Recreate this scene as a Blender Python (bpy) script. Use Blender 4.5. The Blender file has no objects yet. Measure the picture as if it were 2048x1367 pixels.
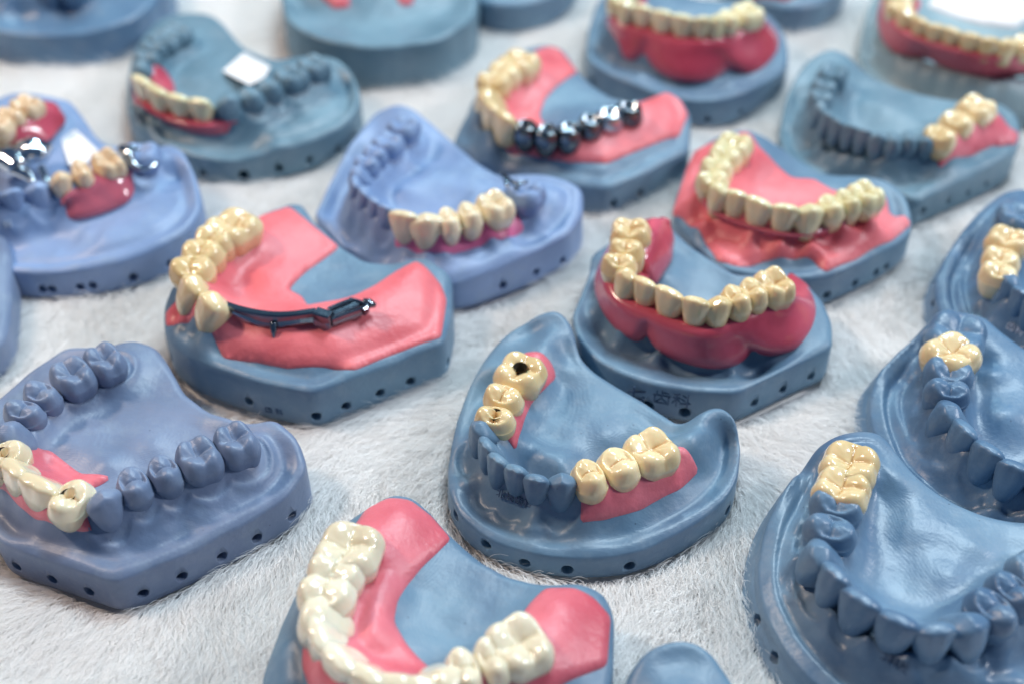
import bpy, math, random
import numpy as np
from mathutils import Vector, Matrix
from mathutils.geometry import delaunay_2d_cdt
random.seed(7); rng = np.random.default_rng(11)
SC = bpy.context.scene
COL = SC.collection
S = 0.01                      # everything below is written in centimetres

# ------------------------------------------------------------------ camera
PITCH = math.radians(42); HC = 18.7; F = 2341.0
cd = bpy.data.cameras.new('camera'); cam = bpy.data.objects.new('camera', cd); COL.objects.link(cam)
cam.location = (0, 0, HC*S); cam.rotation_euler = (math.pi/2-PITCH, 0, 0)
cd.sensor_width = 36; cd.lens = 36*F/2048; cd.clip_start = 0.005; cd.clip_end = 20
cd.dof.use_dof = True; cd.dof.focus_distance = 23.1*S; cd.dof.aperture_fstop = 8.2
SC.camera = cam
# ------------------------------------------------------------------ world + lamps
W = bpy.data.worlds.new('World'); SC.world = W; W.use_nodes = True
W.node_tree.nodes['Background'].inputs[0].default_value = (0.27, 0.52, 0.98, 1)
W.node_tree.nodes['Background'].inputs[1].default_value = 0.20
def area(name, loc, target, size, power, col, sy=None):
    l = bpy.data.lights.new(name, 'AREA'); l.energy = power; l.color = col; l.size = size
    if sy: l.shape = 'RECTANGLE'; l.size_y = sy
    o = bpy.data.objects.new(name, l); COL.objects.link(o); o.location = loc
    o.rotation_euler = (Vector(target)-Vector(loc)).to_track_quat('-Z', 'Y').to_euler(); return o
area('ceiling_panel', (0.28, 0.66, 1.05), (0, 0.25, 0), 0.42, 14.5, (0.74, 0.91, 1.0), 0.3)
area('spot_right', (0.74, 0.22, 0.62), (0.03, 0.22, 0), 0.12, 5.2, (0.93, 0.95, 1.0))
area('spot_left', (-0.55, 0.34, 0.62), (-0.14, 0.14, 0), 0.08, 4.6, (1.0, 0.77, 0.60))
area('spot_back', (0.0, 1.15, 0.75), (0, 0.3, 0), 0.06, 3.2, (0.55, 0.86, 1.0))
SC.view_settings.view_transform = 'Standard'; SC.view_settings.look = 'None'
SC.view_settings.exposure = -0.22; SC.view_settings.gamma = 1
try:
    SC.cycles.use_denoising = True; SC.cycles.max_bounces = 10; SC.cycles.diffuse_bounces = 8; SC.cycles.transparent_max_bounces = 4
except Exception: pass

# ------------------------------------------------------------------ picture -> place (tracing helper: px of the 2048 wide photograph at height z)
def P(x, y, z=0.0):
    u = (x-1024)/F; v = (y-683.5)/F
    d = np.array([u, math.cos(PITCH)-v*math.sin(PITCH), -math.sin(PITCH)-v*math.cos(PITCH)])
    t = (z-HC)/d[2]
    return np.array([d[0]*t, d[1]*t, z])
class Zoom:
    def __init__(s, ox, oy, k, f=.65): s.ox, s.oy, s.k, s.f = ox, oy, k, f
    def px(s, x, y): return s.ox+x/s.k, s.oy+y/s.k
    def raw(s, x, y, z): a, b = s.px(x, y); return P(a, b, z)
    def p(s, x, y, z): return s.raw(x, y, z if z < 1 else 1+(z-1)*s.f)
    def line(s, pts, z=None): return np.array([s.p(q[0], q[1], q[2] if len(q) > 2 else z) for q in pts])
PX = Zoom(0, 0, 1.0)

# ------------------------------------------------------------------ small geometry kit
def chaikin(p, it, closed=True):
    for _ in range(it):
        q = np.roll(p, -1, 0) if closed else p[1:]
        a = p if closed else p[:-1]
        r = np.empty((2*len(a), p.shape[1])); r[0::2] = .75*a+.25*q; r[1::2] = .25*a+.75*q
        if not closed: r = np.vstack([p[:1], r, p[-1:]])
        p = r
    return p
def roundc(p, r=.12, it=2):
    for _ in range(it):
        out = []; n = len(p)
        for i in range(n):
            a, b, c = p[i-1], p[i], p[(i+1) % n]
            for q in (a, c):
                L = np.linalg.norm(q-b)+1e-9; out.append(b+(q-b)*min(.27, r/L))
        p = np.array(out); r = r*.5
    return p
def resample(p, n=None, step=None, closed=False):
    if closed: p = np.vstack([p, p[:1]])
    d = np.r_[0, np.cumsum(np.linalg.norm(np.diff(p, axis=0), axis=1))]
    if n is None: n = max(8, int(d[-1]/step))
    s = np.linspace(0, d[-1], n+1)[:-1] if closed else np.linspace(0, d[-1], n)
    return np.stack([np.interp(s, d, p[:, k]) for k in range(p.shape[1])], 1)
def ccw(p):
    x, y = p[:, 0], p[:, 1]
    return p if np.sum(x*np.roll(y, -1)-np.roll(x, -1)*y) > 0 else p[::-1]
def inside(q, poly):
    x, y = q[:, 0][:, None], q[:, 1][:, None]
    x0, y0 = poly[:, 0], poly[:, 1]; x1, y1 = np.roll(x0, -1), np.roll(y0, -1)
    c = ((y0 > y) != (y1 > y)) & (x < (x1-x0)*(y-y0)/(y1-y0+1e-12)+x0)
    return c.sum(1) % 2 == 1
def dist_poly(q, poly, closed=True):
    a = poly[:, :2]; b = np.roll(a, -1, 0)
    if not closed: a, b = a[:-1], b[:-1]
    out = np.full(len(q), 1e9)
    for k in range(len(a)):
        ab = b[k]-a[k]; t = np.clip(((q[:, :2]-a[k])@ab)/(ab@ab+1e-12), 0, 1)
        out = np.minimum(out, np.linalg.norm(q[:, :2]-(a[k]+t[:, None]*ab), axis=1))
    return out
def wob(x, y, seed=0, f=1.0):
    r = np.random.default_rng(seed); s = 0
    for k in range(7):
        a = r.uniform(0, 6.28); w = f*r.uniform(.7, 2.4)*(1+.35*k)
        s = s+np.sin(w*(x*math.cos(a)+y*math.sin(a))+r.uniform(0, 6.28))/(1+.45*k)
    return s/3
def mesh_obj(name, v, faces, mat, parent=None, org=(0, 0, 0), smooth=True, attr=None):
    me = bpy.data.meshes.new(name)
    v = (np.asarray(v, float)-np.asarray(org, float))*S
    me.from_pydata(v.tolist(), [], faces if isinstance(faces, list) else faces.tolist())
    if attr is not None:
        a = me.attributes.new('stain', 'FLOAT', 'POINT'); a.data.foreach_set('value', np.asarray(attr, np.float32))
    me.polygons.foreach_set('use_smooth', [smooth]*len(me.polygons)); me.materials.append(mat); me.update()
    o = bpy.data.objects.new(name, me); COL.objects.link(o)
    if parent is not None: o.parent = parent
    else: o.location = np.asarray(org)*S
    return o
def thing(name, org, label, cat, group=None):
    o = bpy.data.objects.new(name, None); COL.objects.link(o); o.location = np.asarray(org)*S
    o.empty_display_size = .01; o['label'] = label; o['category'] = cat
    if group: o['group'] = group
    return o

# ------------------------------------------------------------------ materials
def mat(name, col, rough=.5, metal=0, sss=0, bump=0.0, bscale=20, coat=0, tint=None, spec=.5, trans=0, alpha=1):
    m = bpy.data.materials.new(name); m.use_nodes = True; nt = m.node_tree; N = nt.nodes; L = nt.links
    b = N['Principled BSDF']; b.inputs['Roughness'].default_value = rough; b.inputs['Metallic'].default_value = metal
    b.inputs['Specular IOR Level'].default_value = spec
    b.inputs['Coat Weight'].default_value = coat; b.inputs['Coat Roughness'].default_value = .14
    if trans: b.inputs['Transmission Weight'].default_value = trans
    if name.endswith('silicone') or 'acrylic' in name and 'raspberry' in name: col = tuple(c*.92 for c in col); sss *= 1.4
    if sss:
        b.inputs['Subsurface Weight'].default_value = sss; b.inputs['Subsurface Scale'].default_value = .0025
        b.inputs['Subsurface Radius'].default_value = (1, .6, .4)
    tc = N.new('ShaderNodeNewGeometry'); mp = N.new('ShaderNodeMapping'); mp.inputs['Scale'].default_value = (100, 100, 100)
    L.new(tc.outputs['Position'], mp.inputs['Vector'])
    n1 = N.new('ShaderNodeTexNoise'); n1.inputs['Scale'].default_value = .55; n1.inputs['Detail'].default_value = 5
    L.new(mp.outputs[0], n1.inputs['Vector'])
    cr = N.new('ShaderNodeMix'); cr.data_type = 'RGBA'
    t = tint if tint else tuple(min(1, c*1.22) for c in col)
    cr.inputs[6].default_value = (*[c*.86 for c in col], 1); cr.inputs[7].default_value = (*t, 1)
    rr = N.new('ShaderNodeMapRange'); rr.inputs[1].default_value = .32; rr.inputs[2].default_value = .68
    L.new(n1.outputs[0], rr.inputs[0]); L.new(rr.outputs[0], cr.inputs[0]); L.new(cr.outputs[2], b.inputs['Base Color'])
    rn = N.new('ShaderNodeMapRange'); rn.inputs[3].default_value = rough*.8; rn.inputs[4].default_value = min(1, rough*1.25)
    L.new(n1.outputs[0], rn.inputs[0]); L.new(rn.outputs[0], b.inputs['Roughness'])
    if bump:
        n2 = N.new('ShaderNodeTexNoise'); n2.inputs['Scale'].default_value = bscale; n2.inputs['Detail'].default_value = 4
        L.new(mp.outputs[0], n2.inputs['Vector'])
        bp = N.new('ShaderNodeBump'); bp.inputs['Strength'].default_value = bump; bp.inputs['Distance'].default_value = .0004
        L.new(n2.outputs[0], bp.inputs['Height']); L.new(bp.outputs[0], b.inputs['Normal'])
    return m
def add_layers(m, scale=60, strength=.11):
    nt = m.node_tree; N = nt.nodes; L = nt.links; b = N['Principled BSDF']
    mp = [n for n in N if n.type == 'MAPPING'][0]
    wv = N.new('ShaderNodeTexWave'); wv.bands_direction = 'Z'; wv.inputs['Scale'].default_value = scale*.31
    wv.inputs['Distortion'].default_value = .6; wv.inputs['Detail'].default_value = 1
    L.new(mp.outputs[0], wv.inputs['Vector'])
    bp = N.new('ShaderNodeBump'); bp.inputs['Strength'].default_value = strength; bp.inputs['Distance'].default_value = .00012
    L.new(wv.outputs[1], bp.inputs['Height'])
    old = b.inputs['Normal'].links
    if old: L.new(old[0].from_socket, bp.inputs['Normal'])
    L.new(bp.outputs[0], b.inputs['Normal'])
    return m
def marks(m):
    nt = m.node_tree; N = nt.nodes; L = nt.links; b = N['Principled BSDF']; mp = [n for n in N if n.type == 'MAPPING'][0]
    src = b.inputs['Base Color'].links[0].from_socket
    vo = N.new('ShaderNodeTexVoronoi'); vo.inputs['Scale'].default_value = 2.6; L.new(mp.outputs[0], vo.inputs['Vector'])
    r = N.new('ShaderNodeMapRange'); r.inputs[1].default_value = .035; r.inputs[2].default_value = .06; r.inputs[3].default_value = .6; r.inputs[4].default_value = 0; L.new(vo.outputs['Distance'], r.inputs[0])
    n3 = N.new('ShaderNodeTexNoise'); n3.inputs['Scale'].default_value = 1.7; n3.inputs['Detail'].default_value = 8; n3.inputs['Roughness'].default_value = .7; L.new(mp.outputs[0], n3.inputs['Vector'])
    r3 = N.new('ShaderNodeMapRange'); r3.inputs[1].default_value = .5; r3.inputs[2].default_value = .75; r3.inputs[3].default_value = 0; r3.inputs[4].default_value = .35; L.new(n3.outputs[0], r3.inputs[0])
    a = N.new('ShaderNodeMix'); a.data_type = 'RGBA'; a.inputs[7].default_value = (.30, .36, .42, 1); L.new(src, a.inputs[6]); L.new(r3.outputs[0], a.inputs[0])
    c = N.new('ShaderNodeMix'); c.data_type = 'RGBA'; c.inputs[7].default_value = (.04, .06, .10, 1); L.new(a.outputs[2], c.inputs[6]); L.new(r.outputs[0], c.inputs[0])
    L.new(c.outputs[2], b.inputs['Base Color']); return m
def stone(name, col, tint=None, rough=.42, ls=.10):
    return marks(stone0(name, tuple(q*.88 for q in col), tint=tuple(q*.9 for q in tint), rough=rough, ls=ls))
def stone0(name, col, tint=None, rough=.42, ls=.10):
    return add_layers(m=mat(name, col, rough, sss=.04, bump=.22, bscale=9, tint=tint, spec=.5), strength=ls)
STONE = {
 'blue': stone('blue_resin', (.132, .225, .345), (.165, .285, .39)),
 'lilac': stone('lilac_blue_resin', (.17, .235, .37), (.22, .28, .42)),
 'bright': stone('bright_blue_resin', (.22, .33, .56), (.28, .39, .62)),
 'teal': stone('teal_grey_resin', (.13, .24, .32), (.18, .30, .38)),
 'deep': stone('deep_blue_resin', (.10, .185, .315), (.135, .25, .385), .36, .05),
 'mist': stone('misty_blue_resin', (.10, .19, .325), (.19, .305, .42), .36, .05),
 'pale': stone('pale_teal_resin', (.26, .38, .43), (.33, .46, .50)),
}
GUM = {
 'coral': mat('coral_silicone', (.80, .135, .16), .42, sss=.18, bump=.35, bscale=7, tint=(.88, .23, .25)),
 'rose': mat('rose_silicone', (.70, .105, .145), .40, sss=.18, bump=.35, bscale=8, tint=(.78, .21, .25)),
 'violet': mat('violet_pink_silicone', (.66, .12, .27), .4, sss=.18, bump=.25, bscale=8, tint=(.72, .18, .34)),
 'acrylic': mat('raspberry_acrylic', (.56, .065, .11), .22, sss=.2, bump=.12, bscale=4, coat=.5, tint=(.68, .12, .17)),
 'clear': mat('clear_pink_acrylic', (.52, .10, .15), .15, sss=.25, bump=.1, bscale=4, coat=.5, tint=(.60, .15, .2)),
}
METAL = mat('polished_chrome', (.52, .56, .60), .13, metal=1, bump=.25, bscale=6)
DARKM = mat('dark_cobalt_metal', (.20, .24, .28), .22, metal=1, bump=.16, bscale=5)
COPM = mat('black_chrome', (.16, .18, .20), .1, metal=1, bump=.2, bscale=4)
CARD = mat('white_card', (.78, .76, .76), .8, bump=.05)
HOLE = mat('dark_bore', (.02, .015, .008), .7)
ENGRAVE_SHADE = mat('engraved_shadow_blue', (.045, .085, .16), .7)  # shade of cut strokes painted as dark blue on the thin raised letters
CHALK = mat('chalky_lettering', (.50, .58, .68), .8)
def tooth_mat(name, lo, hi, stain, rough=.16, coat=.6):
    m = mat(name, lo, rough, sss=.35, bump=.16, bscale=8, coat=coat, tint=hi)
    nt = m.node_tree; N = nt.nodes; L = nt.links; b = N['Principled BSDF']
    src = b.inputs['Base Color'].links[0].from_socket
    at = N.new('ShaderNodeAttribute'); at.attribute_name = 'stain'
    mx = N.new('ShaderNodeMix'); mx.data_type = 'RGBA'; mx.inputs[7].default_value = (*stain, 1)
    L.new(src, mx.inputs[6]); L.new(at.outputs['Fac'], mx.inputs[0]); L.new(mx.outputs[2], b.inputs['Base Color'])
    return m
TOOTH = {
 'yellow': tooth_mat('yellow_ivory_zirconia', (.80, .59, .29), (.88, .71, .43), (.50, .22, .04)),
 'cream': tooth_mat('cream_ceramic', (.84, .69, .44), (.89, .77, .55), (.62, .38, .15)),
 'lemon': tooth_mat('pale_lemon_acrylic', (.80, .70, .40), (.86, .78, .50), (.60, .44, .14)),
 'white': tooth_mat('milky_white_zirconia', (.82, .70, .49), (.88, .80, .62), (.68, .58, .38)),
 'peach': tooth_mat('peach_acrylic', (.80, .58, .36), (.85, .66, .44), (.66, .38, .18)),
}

# ------------------------------------------------------------------ tooth shapes (unit: 1 x 1 x 1, scaled per tooth)
def tooth_mesh(kind, seed=0, hole=False):
    r = np.random.default_rng(seed+{'M': 10, 'P': 40, 'C': 70, 'I': 90}[kind])
    nt_, nr = (52, 34) if kind in 'MP' else (40, 26)
    th = np.linspace(0, 2*np.pi, nt_, endpoint=False); u = np.linspace(0, 1, nr)
    if kind in 'MP':
        kz = [(0, 0, 0), (.05, .60, .01), (.12, .78, .08), (.22, .88, .22), (.34, .96, .40), (.44, 1, .54), (.52, .99, .66), (.60, .93, .77), (.68, .82, .86), (.76, .68, .90), (.88, .36, .90), (1, 0, .90)]
        k = np.array(kz); rad = np.interp(u, k[:, 0], k[:, 1]); zz = np.interp(u, k[:, 0], k[:, 2])
        rad = np.convolve(np.pad(rad, 1, 'edge'), [.25, .5, .25], 'valid'); rad[0] = 0; rad[-1] = 0
        e = 2.45 if kind == 'M' else 2.15
        c, s = np.cos(th), np.sin(th)
        R = 1/(np.abs(c)**e+np.abs(s)**e)**(1/e)
        if kind == 'M':
            R = R*(1-.07*np.exp(-((np.abs(s)-1)/.06)**2)-.03*np.exp(-((np.abs(c)-1)/.05)**2)+.02*np.sin(3*th+seed))
        else: R = R*(1-.05*np.exp(-((np.abs(c)-1)/.08)**2)+.02*np.sin(2*th+seed))
        X = rad[:, None]*R*c; Y = rad[:, None]*R*s; Z = np.repeat(zz[:, None], nt_, 1)
        w = np.clip((u-.42)/.22, 0, 1)[:, None]; w = w*w*(3-2*w)
        if kind == 'M': cusps = [(-.48, .52, 1), (.46, .54, .95), (-.46, -.52, .9), (.48, -.5, .85)]+([(.0, .66, .45)] if seed % 2 else [])
        else: cusps = [(0, .5, 1.15), (0, -.48, .8)]
        sg = .50 if kind == 'M' else .60; KK = 16; rho = np.sqrt(X*X+Y*Y); E = np.exp(KK*(.07-.5*((rho-.74)/.34)**2))
        for cx, cy, a in cusps:
            cx += r.uniform(-.05, .05); cy += r.uniform(-.05, .05)
            E = E+np.exp(KK*(a*(.20 if kind == 'M' else .19)-.17*((X-cx)**2+(Y-cy)**2)/sg**2))
        H = np.log(E+np.exp(-KK*.12))/KK
        fis = np.zeros_like(X)
        def fl(x0, y0, x1, y1, a, wd=.045):
            nonlocal fis
            d = np.array([x1-x0, y1-y0]); L2 = d@d; t = np.clip(((X-x0)*d[0]+(Y-y0)*d[1])/L2, 0, 1)
            dd = (X-x0-t*d[0])**2+(Y-y0-t*d[1])**2
            fis = np.maximum(fis, a*np.exp(-dd/wd**2))
        if kind == 'M':
            fl(-.6, .04, -.1, -.05, 1); fl(-.1, -.05, .6, .03, 1); fl(-.1, -.05, -.02, .95, .8); fl(.12, 0, .05, -.95, .8)
            fl(-.6, .04, -.75, .25, .5); fl(.6, .03, .75, -.2, .5); fl(-.35, .35, -.2, .1, .3)
        else:
            fl(-.5, 0, .5, 0, 1); fl(-.5, 0, -.65, .3, .6); fl(.5, 0, .65, .3, .6); fl(.5, 0, .62, -.3, .4); fl(-.5, 0, -.62, -.3, .4)
        Z = Z+w*(H-.13-.05*fis+.006*np.sin(X*17+seed)*np.sin(Y*15))
        hole_w = 0
        if hole:
            hd = np.sqrt((X-.02)**2+(Y-.0)**2); hole_w = (hd < (.2 if kind == 'M' else .23))*(w > .5)
            Z = Z-hole_w*.35
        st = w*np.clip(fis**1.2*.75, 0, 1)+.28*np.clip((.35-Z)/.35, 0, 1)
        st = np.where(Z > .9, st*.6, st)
    else:
        kz = np.array([(0, 0, 0, 0), (.06, .42, .6, .01), (.15, .62, .9, .09), (.3, .76, 1, .25), (.45, .88, .94, .45), (.6, .96, .78, .64), (.74, 1.0, .56, .82), (.84, 1.0, .42, .93), (.92, .9, .28, .985), (1, 0, 0, 1)])
        if kind == 'C': kz[:, 2] = np.clip(kz[:, 2]*1.12, 0, 1.1)
        ax = np.interp(u, kz[:, 0], kz[:, 1]); ay = np.interp(u, kz[:, 0], kz[:, 2]); zz = np.interp(u, kz[:, 0], kz[:, 3])
        c, s = np.cos(th), np.sin(th); e = 2.35
        R = 1/(np.abs(c)**e+np.abs(s)**e)**(1/e)
        X = ax[:, None]*R*c; Y = ay[:, None]*R*s; Z = np.repeat(zz[:, None], nt_, 1)
        Y = Y+.34*(1-ay)[:, None]*np.clip(u*3, 0, 1)[:, None]-.1*(zz**3)[:, None]
        w = np.clip((zz-.45)/.5, 0, 1)[:, None]
        Z = Z-w*((.17 if kind == 'C' else .07)*np.abs(X)**(1.2 if kind == 'C' else 2.6)+.03*X*r.choice([-1, 1]))
        # lingual scoop and faint labial lobes
        Y = np.where(Y < 0, Y+.12*np.exp(-(((Z-.6)/.22)**2+(X/.5)**2)), Y-.03*np.cos(X*9)*w*(Y > 0))
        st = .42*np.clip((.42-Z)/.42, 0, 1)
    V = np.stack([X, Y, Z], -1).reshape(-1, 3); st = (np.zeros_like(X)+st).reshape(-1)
    faces = []
    for i in range(nr-1):
        for j in range(nt_):
            a = i*nt_+j; b = i*nt_+(j+1) % nt_
            faces.append((a, b, b+nt_, a+nt_))
    return V, faces, st
TM = {}
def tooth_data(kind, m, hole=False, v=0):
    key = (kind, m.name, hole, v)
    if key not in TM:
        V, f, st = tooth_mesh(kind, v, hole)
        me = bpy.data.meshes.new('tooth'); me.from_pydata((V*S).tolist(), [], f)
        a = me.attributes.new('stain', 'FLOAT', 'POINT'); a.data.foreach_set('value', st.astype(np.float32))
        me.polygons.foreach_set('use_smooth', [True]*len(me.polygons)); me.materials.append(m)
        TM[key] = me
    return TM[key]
DIM = {'M': (1.03, 1.12, .86), 'P': (.74, .93, .88), 'C': (.74, .76, 1.02), 'I': (.64, .62, .98)}   # width, depth, height
class Row:
    """teeth along an arch: list of (kind, x, y[, opts]) traced at the crown tops"""
    def __init__(s, zoom, ztop, items, centre):
        s.items = items; s.zt = ztop
        s.pos = np.array([zoom.p(q[1], q[2], (q[3].get('z', ztop) if len(q) > 3 else ztop)) for q in items])
        c = np.asarray(centre)[:2]; n = len(items)
        if n > 1:
            t = np.gradient(s.pos[:, :2], axis=0); t /= np.linalg.norm(t, axis=1)[:, None]+1e-9
        else: t = np.array([[1., 0.]])
        s.out = np.stack([t[:, 1], -t[:, 0]], 1)
        rel = s.pos[:, :2]-c
        if n == 1: s.out = rel/np.linalg.norm(rel, axis=1)[:, None]
        elif np.sum(s.out*rel) < 0: s.out = -s.out
        s.tan = np.stack([-s.out[:, 1], s.out[:, 0]], 1)
def put_teeth(row, parent, org, m, name='crown', wf=1.04, tilt=8, hs=1.0, ds=1.0):
    n = len(row.items)
    for i, it in enumerate(row.items):
        kind = it[0]; op = it[3] if len(it) > 3 else {}
        w, d, h = DIM[kind]; h *= hs; d *= ds
        ks = []
        for j in (i-1, i+1):
            if 0 <= j < n:
                dd = np.linalg.norm(row.pos[i, :2]-row.pos[j, :2]); ks.append(dd/((w+DIM[row.items[j][0]][0])/2))
        k = np.clip(np.mean(ks), .72, 1.3) if ks else 1
        k = op.get('k', k)
        w = w*k*wf; d = d*(.7+.3*k)
        o3 = np.array([*row.out[i], 0]); t3 = np.array([*row.tan[i], 0]); z3 = np.array([0, 0, 1.])
        tl = math.radians(op.get('tilt', tilt if kind in 'IC' else tilt*.4)+random.uniform(-2.5, 2.5))
        zz = z3*math.cos(tl)+o3*math.sin(tl); oo = o3*math.cos(tl)-z3*math.sin(tl)
        rt = math.radians(random.uniform(-6, 6)+op.get('rot', 0))
        oo2 = oo*math.cos(rt)+t3*math.sin(rt); tt = np.cross(oo2, zz)
        M = Matrix(((tt[0]*w/2, oo2[0]*d/2, zz[0]*h, 0), (tt[1]*w/2, oo2[1]*d/2, zz[1]*h, 0), (tt[2]*w/2, oo2[2]*d/2, zz[2]*h, 0), (0, 0, 0, 1)))
        base = (row.pos[i]-zz*h*.97-np.asarray(org))*S
        M.translation = Vector(base)
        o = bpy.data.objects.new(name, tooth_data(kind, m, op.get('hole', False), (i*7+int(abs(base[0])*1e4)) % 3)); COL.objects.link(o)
        o.parent = parent; o.matrix_local = M
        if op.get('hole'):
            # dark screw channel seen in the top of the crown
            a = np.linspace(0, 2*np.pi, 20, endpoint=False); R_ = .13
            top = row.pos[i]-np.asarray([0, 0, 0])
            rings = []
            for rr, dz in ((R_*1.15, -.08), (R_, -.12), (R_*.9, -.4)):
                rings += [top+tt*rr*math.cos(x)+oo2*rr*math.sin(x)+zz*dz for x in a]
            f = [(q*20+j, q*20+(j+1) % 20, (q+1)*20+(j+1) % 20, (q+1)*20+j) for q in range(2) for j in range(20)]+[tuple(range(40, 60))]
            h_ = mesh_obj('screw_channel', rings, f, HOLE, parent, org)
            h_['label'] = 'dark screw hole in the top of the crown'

# ------------------------------------------------------------------ cast bodies
class Cast:
    def __init__(s, zoom, outline, stone_key, label, round_=2, spacing=.06, floor=1.3):
        s.zoom = zoom; s.m = STONE[stone_key]; s.spacing = spacing
        o = ccw(zoom.line(outline)); s.out0 = o
        o = roundc(o, .10 if round_ == 1 else .35, 2)
        s.o = resample(o, step=.075, closed=True)
        s.c = s.o.mean(0); s.c[2] = 0
        s.gut = .0; s.oc = None; s.anchors = []; s.extra = []; s.holes = []
        s.org = np.array([s.c[0], s.c[1], 0.])
        s.t = thing('dental_cast', s.org, label, 'dental cast', 'dental casts laid out on white fur')
        # anchors along the rim
        rim = resample(s.o, step=.35, closed=True)
        s.anchors += list(rim)
    def pts(s, lst): s.anchors += [s.zoom.p(*q) for q in lst]; return s
    def stroke(s, lst, z=None, step=.35):
        l = s.zoom.line(lst, z); s.anchors += list(resample(l, step=step)) if len(l) > 1 else list(l); return s
    def row(s, ztop, items, crest=None, dk=1.0, sub=0., col=False, oz=.42, iz=.30, ow=.5, iw=.52):
        r = Row(s.zoom, ztop, items, s.c)
        DR = {'M': .5, 'P': .6, 'C': .72, 'I': .72}; oz *= .75
        for i in range(len(items)):
            p = r.pos[i, :2]; o = r.out[i]; zt = r.pos[i, 2]-sub; dr = DR[items[i][0]]*dk; m = zt-dr
            s.anchors += [np.array([*(p+o*.38), m]), np.array([*p, zt-.42]), np.array([*(p-o*.3), zt-.42]), np.array([*(p+o*ow*1.15), m-oz]), np.array([*(p-o*iw*1.1), zt-.5-iz])]
            if i:
                q = (r.pos[i, :2]+r.pos[i-1, :2])/2; oo = (r.out[i]+r.out[i-1])/2; zq = (zt+r.pos[i-1, 2]-sub)/2
                s.anchors += [np.array([*(q+oo*.3), zq-.42*dk]), np.array([*(q+oo*ow*1.15), zq-dr-oz]), np.array([*(q-oo*iw*1.1), zq-.5-iz])]
        RD = np.array([{'M': .56, 'P': .44, 'C': .40, 'I': .36}[q[0]] for q in items]); c0 = r.pos[:, :2]+r.out*.08
        def collar(q):
            d = np.sqrt(((q[:, None]-c0[None])**2).sum(-1)); k = np.argmin(d-RD, 1); e = (d-RD)[np.arange(len(q)), k]
            return .055*np.exp(-((e-.04)/.07)**2)-.03*np.exp(-((e+.03)/.05)**2)
        if col: s.extra.append(collar)
        return r
    def solve(s):
        A = np.array(s.anchors)
        ins = inside(A[:, :2], s.o[:, :2]) | (dist_poly(A, s.o) < .06); A = A[ins]
        keep = []                                   # thin out near-duplicates
        for k in range(len(A)-1, -1, -1):
            if all(np.sum((A[k, :2]-A[j, :2])**2) > .028 for j in keep): keep.append(k)
        A = A[keep]; n = len(A)
        D = np.sqrt(((A[:, None, :2]-A[None, :, :2])**2).sum(-1)+.045)
        K = -D+np.eye(n)*.04; Q = np.c_[np.ones(n), A[:, :2]-s.c[:2]]
        M = np.block([[K, Q], [Q.T, np.zeros((3, 3))]])
        sol = np.linalg.lstsq(M, np.r_[A[:, 2], 0, 0, 0], rcond=None)[0]
        s.A, s.w, s.pl = A, sol[:n], sol[n:]
    def h(s, q):
        q = np.atleast_2d(q)[:, :2]
        D = np.sqrt(((q[:, None]-s.A[None, :, :2])**2).sum(-1)+.045)
        z = -D@s.w+s.pl[0]+(q-s.c[:2])@s.pl[1:]
        for fx in s.extra: z = z+fx(q)
        if s.gut:
            if s.oc is None: s.oc = resample(s.o, step=.3, closed=True)
            d = dist_poly(q, s.oc); z = z-s.gut*np.exp(-((d-.34)/.15)**2)*np.clip((s.c[1]+.8-q[:, 1])/.8, 0, 1)
        z = z+.018*wob(q[:, 0], q[:, 1], 3, 3.0)
        return np.clip(z, .35, 3.0)
    def on(s, x, y, zoom=None):
        zm = zoom or s.zoom; hi, lo = 2.9, .3
        for m_ in (50, 12):
            zs = np.linspace(hi, lo, m_); q = np.array([zm.raw(x, y, z) for z in zs]); hit = np.where(s.h(q) >= zs)[0]
            i = hit[0] if len(hit) else m_-1
            if i == 0: break
            hi, lo = zs[i-1], zs[i]
        return zm.raw(x, y, zs[i])
    def fill(s, poly, sp):
        lo, hi = poly[:, :2].min(0), poly[:, :2].max(0)
        gx, gy = np.meshgrid(np.arange(lo[0], hi[0], sp), np.arange(lo[1], hi[1], sp*.866))
        gx = gx+(np.arange(gx.shape[0]) % 2)[:, None]*sp/2
        g = np.stack([gx.ravel(), gy.ravel()], 1); g = g[inside(g, poly)]
        g = g[dist_poly(g, poly) > sp*.45]
        allp = np.vstack([poly[:, :2], g]); n = len(poly)
        r = delaunay_2d_cdt([Vector(p) for p in allp], [], [list(range(n))], 1, 1e-6)
        return np.array([v[:] for v in r[0]]), [tuple(f) for f in r[2]], n
    def build(s, wall=None, holes=(), hole_r=.115, bore=.45, steps=0):
        v, f, n = s.fill(s.o, s.spacing)
        assert np.allclose(v[:n], s.o[:, :2], atol=1e-4)
        z = s.h(v)
        dd = dist_poly(v, s.o); z = z-.05*np.exp(-(dd/.05)**2)
        V = [np.c_[v, z]]; F_ = list(f)
        nx = np.roll(s.o[:, :2], -1, 0)-np.roll(s.o[:, :2], 1, 0); nx /= np.linalg.norm(nx, axis=1)[:, None]+1e-9
        nrm = np.stack([nx[:, 1], -nx[:, 0]], 1); s.nrm = nrm
        rz = z[:n]; prev = np.arange(n); tot = len(v)
        prof = wall or [(.97, .025), (.9, .04), (.7, .05), (.45, .055), (.2, .06), (.05, .05), (0, .02)]
        if steps:
            prof = []
            for k in range(steps):
                a = 1-k/steps; prof += [(a-.02, .02+.10*k), (a-.10/steps*2, .06+.10*k), (a-.75/steps, .07+.10*k), (a-.92/steps, .11+.1*k)]
            prof += [(0, .1*steps)]
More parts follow.
